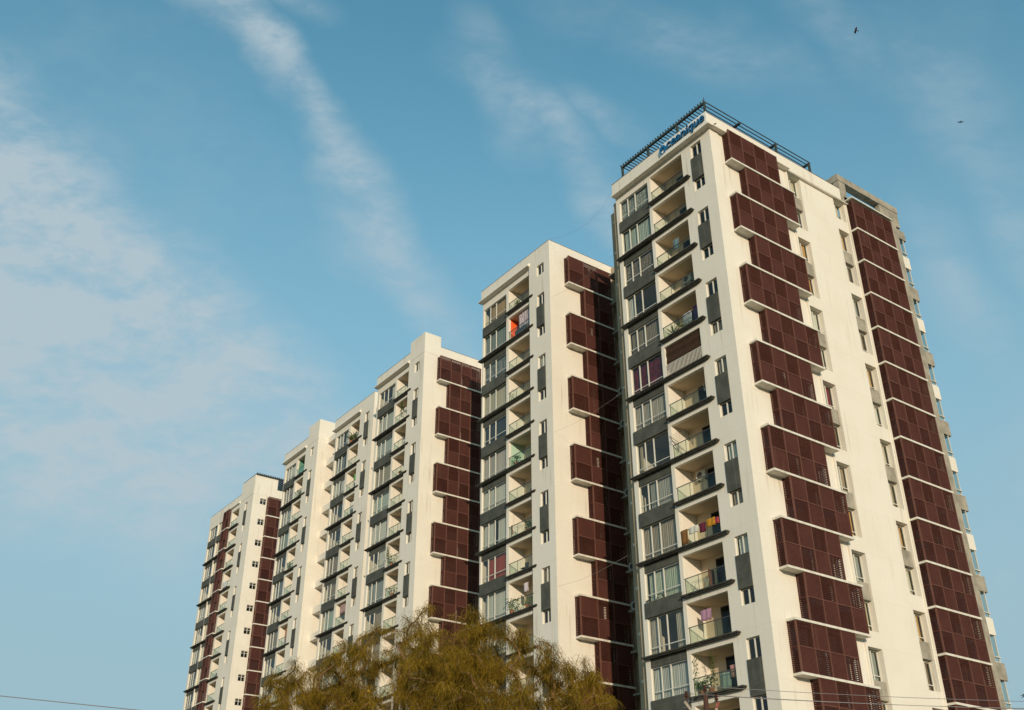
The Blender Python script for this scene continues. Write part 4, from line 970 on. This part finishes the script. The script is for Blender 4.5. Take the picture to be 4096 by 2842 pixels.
# third tower
hang_plant(A3, 1, -4.6, 0.3, 'hanging plant on the second balcony of the third tower', 0.8, 20); cloth_item(A3, 1, -4.3, 0.4, 0.6, 1.5, 0.5, (0.65, 0.62, 0.55), 'white cloth by the hanging plant on the third tower')
bn = MB().box(0, 1.5, 0, 0.03, 0.55, 1.75); bo = obj('banner', bn.mesh('banner', cloth((0.66, 0.62, 0.52))), None, at(A3, 2, -5.4, 1.1)); tag(bo, 'pale banner with coloured blocks on the third balcony of the third tower', 'banner')
for (x0, x1, h0, h1, c) in ((0.05, 0.75, 1.55, 1.68, (0.04, 0.04, 0.08)), (0.8, 1.4, 1.15, 1.25, (0.4, 0.12, 0.08)), (0.1, 0.6, 1.1, 1.2, (0.05, 0.06, 0.1)), (0.5, 0.75, 0.6, 0.85, (0.05, 0.3, 0.25)), (0.9, 1.2, 0.7, 0.9, (0.2, 0.3, 0.4))):
    obj('print', MB().box(x0, x1, -0.006, -0.001, h0, h1).mesh('print', cloth(c)), bo)
chair(A3, 5, -4.6, 0.5, 'dark chair on the sixth balcony of the third tower', (0.05, 0.07, 0.06))
hang_plant(A3, 6, -5.3, 0.1, 'trailing plant hung at the left of the seventh balcony of the third tower', 1.3, 21); plant(A3, 6, -4.8, 0.3, 'leafy green plant behind the glass of the seventh balcony of the third tower', 0.8, False, 22, 0.9)
plant(A3, 7, -4.4, 0.3, 'grey-green plant on the eighth balcony of the third tower', 0.6, False, 23, 0.8)
plant(B2, 0, -5.2, 0.1, 'palm-like plant leaning out of the top balcony of the plain-fronted tower', 1.3, True, 24); plant(B2, 0, -4.6, 0.3, 'second spiky plant on the top balcony of the plain-fronted tower', 1.7, True, 25)
cloth_item(B2, 0, -4.2, 0.8, 0.9, 2.0, 0.9, (0.35, 0.12, 0.10), 'reddish cloth in the top balcony of the plain-fronted tower', pattern=1)
cloth_item(B2, 3, -5.0, 0.5, 0.8, 1.7, 1.0, (0.68, 0.66, 0.6), 'white sheet on the fourth balcony of the plain-fronted tower'); chair(B2, 4, -5.0, 0.5, 'dark chair on the fifth balcony of the plain-fronted tower', (0.06, 0.05, 0.05))
cloth_item(B2, 7, -5.2, 0.4, 1.5, 2.2, 0.9, (0.55, 0.38, 0.36), 'mixed pink washing in the eighth balcony of the plain-fronted tower', pattern=1)
m = MB().box(0, 1.2, 0, 0.04, 0.8, 2.2).mesh('board', pbr('tan_board', (0.40, 0.20, 0.09), 0.8)[0]); tag(obj('board', m, None, at(A2, 7, -5.4, 0.7)), 'tan board leaning on the eighth balcony of the raised-corner tower', 'board')
cloth_item(A1, 3, -6.9, -0.04, 1.3, 1.1, 0.9, (0.6, 0.62, 0.66), 'pale sheet draped over the fourth balcony of the farthest tower')
for k in (4, 5, 8): ac(at(A1, k, -6.3, 1.2, 1.25), RNG[k]+' balcony wall unit of the farthest tower')
for k in (3, 4, 6, 8, 9): ac((t4.location.x+0.75, t4.location.y+6.45, z4(-3*(k+1)-0.13)+0.065), 'outdoor unit on the '+RNG[k]+' grey ledge between the two nearest towers')
# everyday clutter on further balconies
TN = {'tallest tower': (A5, (2, 3, 6, 8, 11), -6.0, 2.6), 'second tower': (A4, (0, 2, 5, 6), -6.0, 2.3), 'third tower': (A3, (0, 3, 4, 8), -5.4, 1.6),
      'plain-fronted tower': (B2, (1, 2, 5, 6), -5.4, 1.6), 'raised-corner tower by the farthest one': (A2, (1, 2, 3, 4, 5, 6), -5.6, 1.6), 'farthest tower': (A1, (0, 1, 2, 6, 7), -6.9, 1.6)}
cr = random.Random(77)
for tn, (tw, fl_, x0_, wd) in TN.items():
    for k in fl_:
        kind = cr.choice(['rack', 'plant', 'cloth', 'chair', 'ac', 'plant'])
        where = ' on the '+RNG[k]+' balcony of the '+tn; x = x0_+cr.uniform(0.3, wd)
        if kind == 'rack': rack(tw, k, x, 0.5, 'folding metal drying rack'+where, 0.6, 0.9)
        elif kind == 'plant': plant(tw, k, x, 0.35, cr.choice(['leafy', 'bushy', 'small green'])+' pot plant'+where, cr.uniform(0.3, 0.7), cr.random() < 0.3, k+3)
        elif kind == 'cloth': cloth_item(tw, k, x, 0.45, cr.uniform(0.5, 0.9), 1.9, cr.uniform(0.6, 0.9), (cr.uniform(.1, .5), cr.uniform(.08, .4), cr.uniform(.1, .4)), 'single hung cloth'+where)
        elif kind == 'chair': chair(tw, k, x, 0.7, 'plain balcony seat'+where, (0.12, 0.10, 0.08))
        else: ac((tw[0].location.x+x, tw[0].location.y+1.30, tw[1](-3*(k+1))+1.7), 'wall-hung unit'+where)
# cables strung between the two nearest towers
cable_m = pbr('pale_cable', (0.34, 0.33, 0.32), 0.6)[0]
def cable(label, pts, r=0.006):
    m = MB(); m.tube(pts, r, 5); tag(obj('cable', m.mesh('cable', cable_m, True)), label, 'cable', 'cables between the two nearest towers')
cable('thin sagging cable from the roof corner of the second tower up to the tallest tower', [(-19.3, 0.5, z5(1.6)), (-18.2, 0.42, z5(1.05)), (-17.1, 0.32, z5(0.6)), (-15.5, 0.15, z5(0.05)), (-13.8, 0.0, z5(-0.28)), (-12.6, -0.08, z5(-0.2)), (-11.6, -0.13, z5(0.02)), (-10.7, -0.22, z5(0.42)), (-10.18, -0.3, z5(0.8))])
for r_, l in ((-4.3, 'upper'), (-16.7, 'middle'), (-29.0, 'lower')):
    cable(l+' thin cable running from the second tower corner across its screens', [(-19.37, 0.6, z5(r_)), (-17.5, 0.85, z5(r_-0.05)), (-15.5, 1.1, z5(r_+0.15)), (-12.35, 1.45, z5(r_+0.7))])
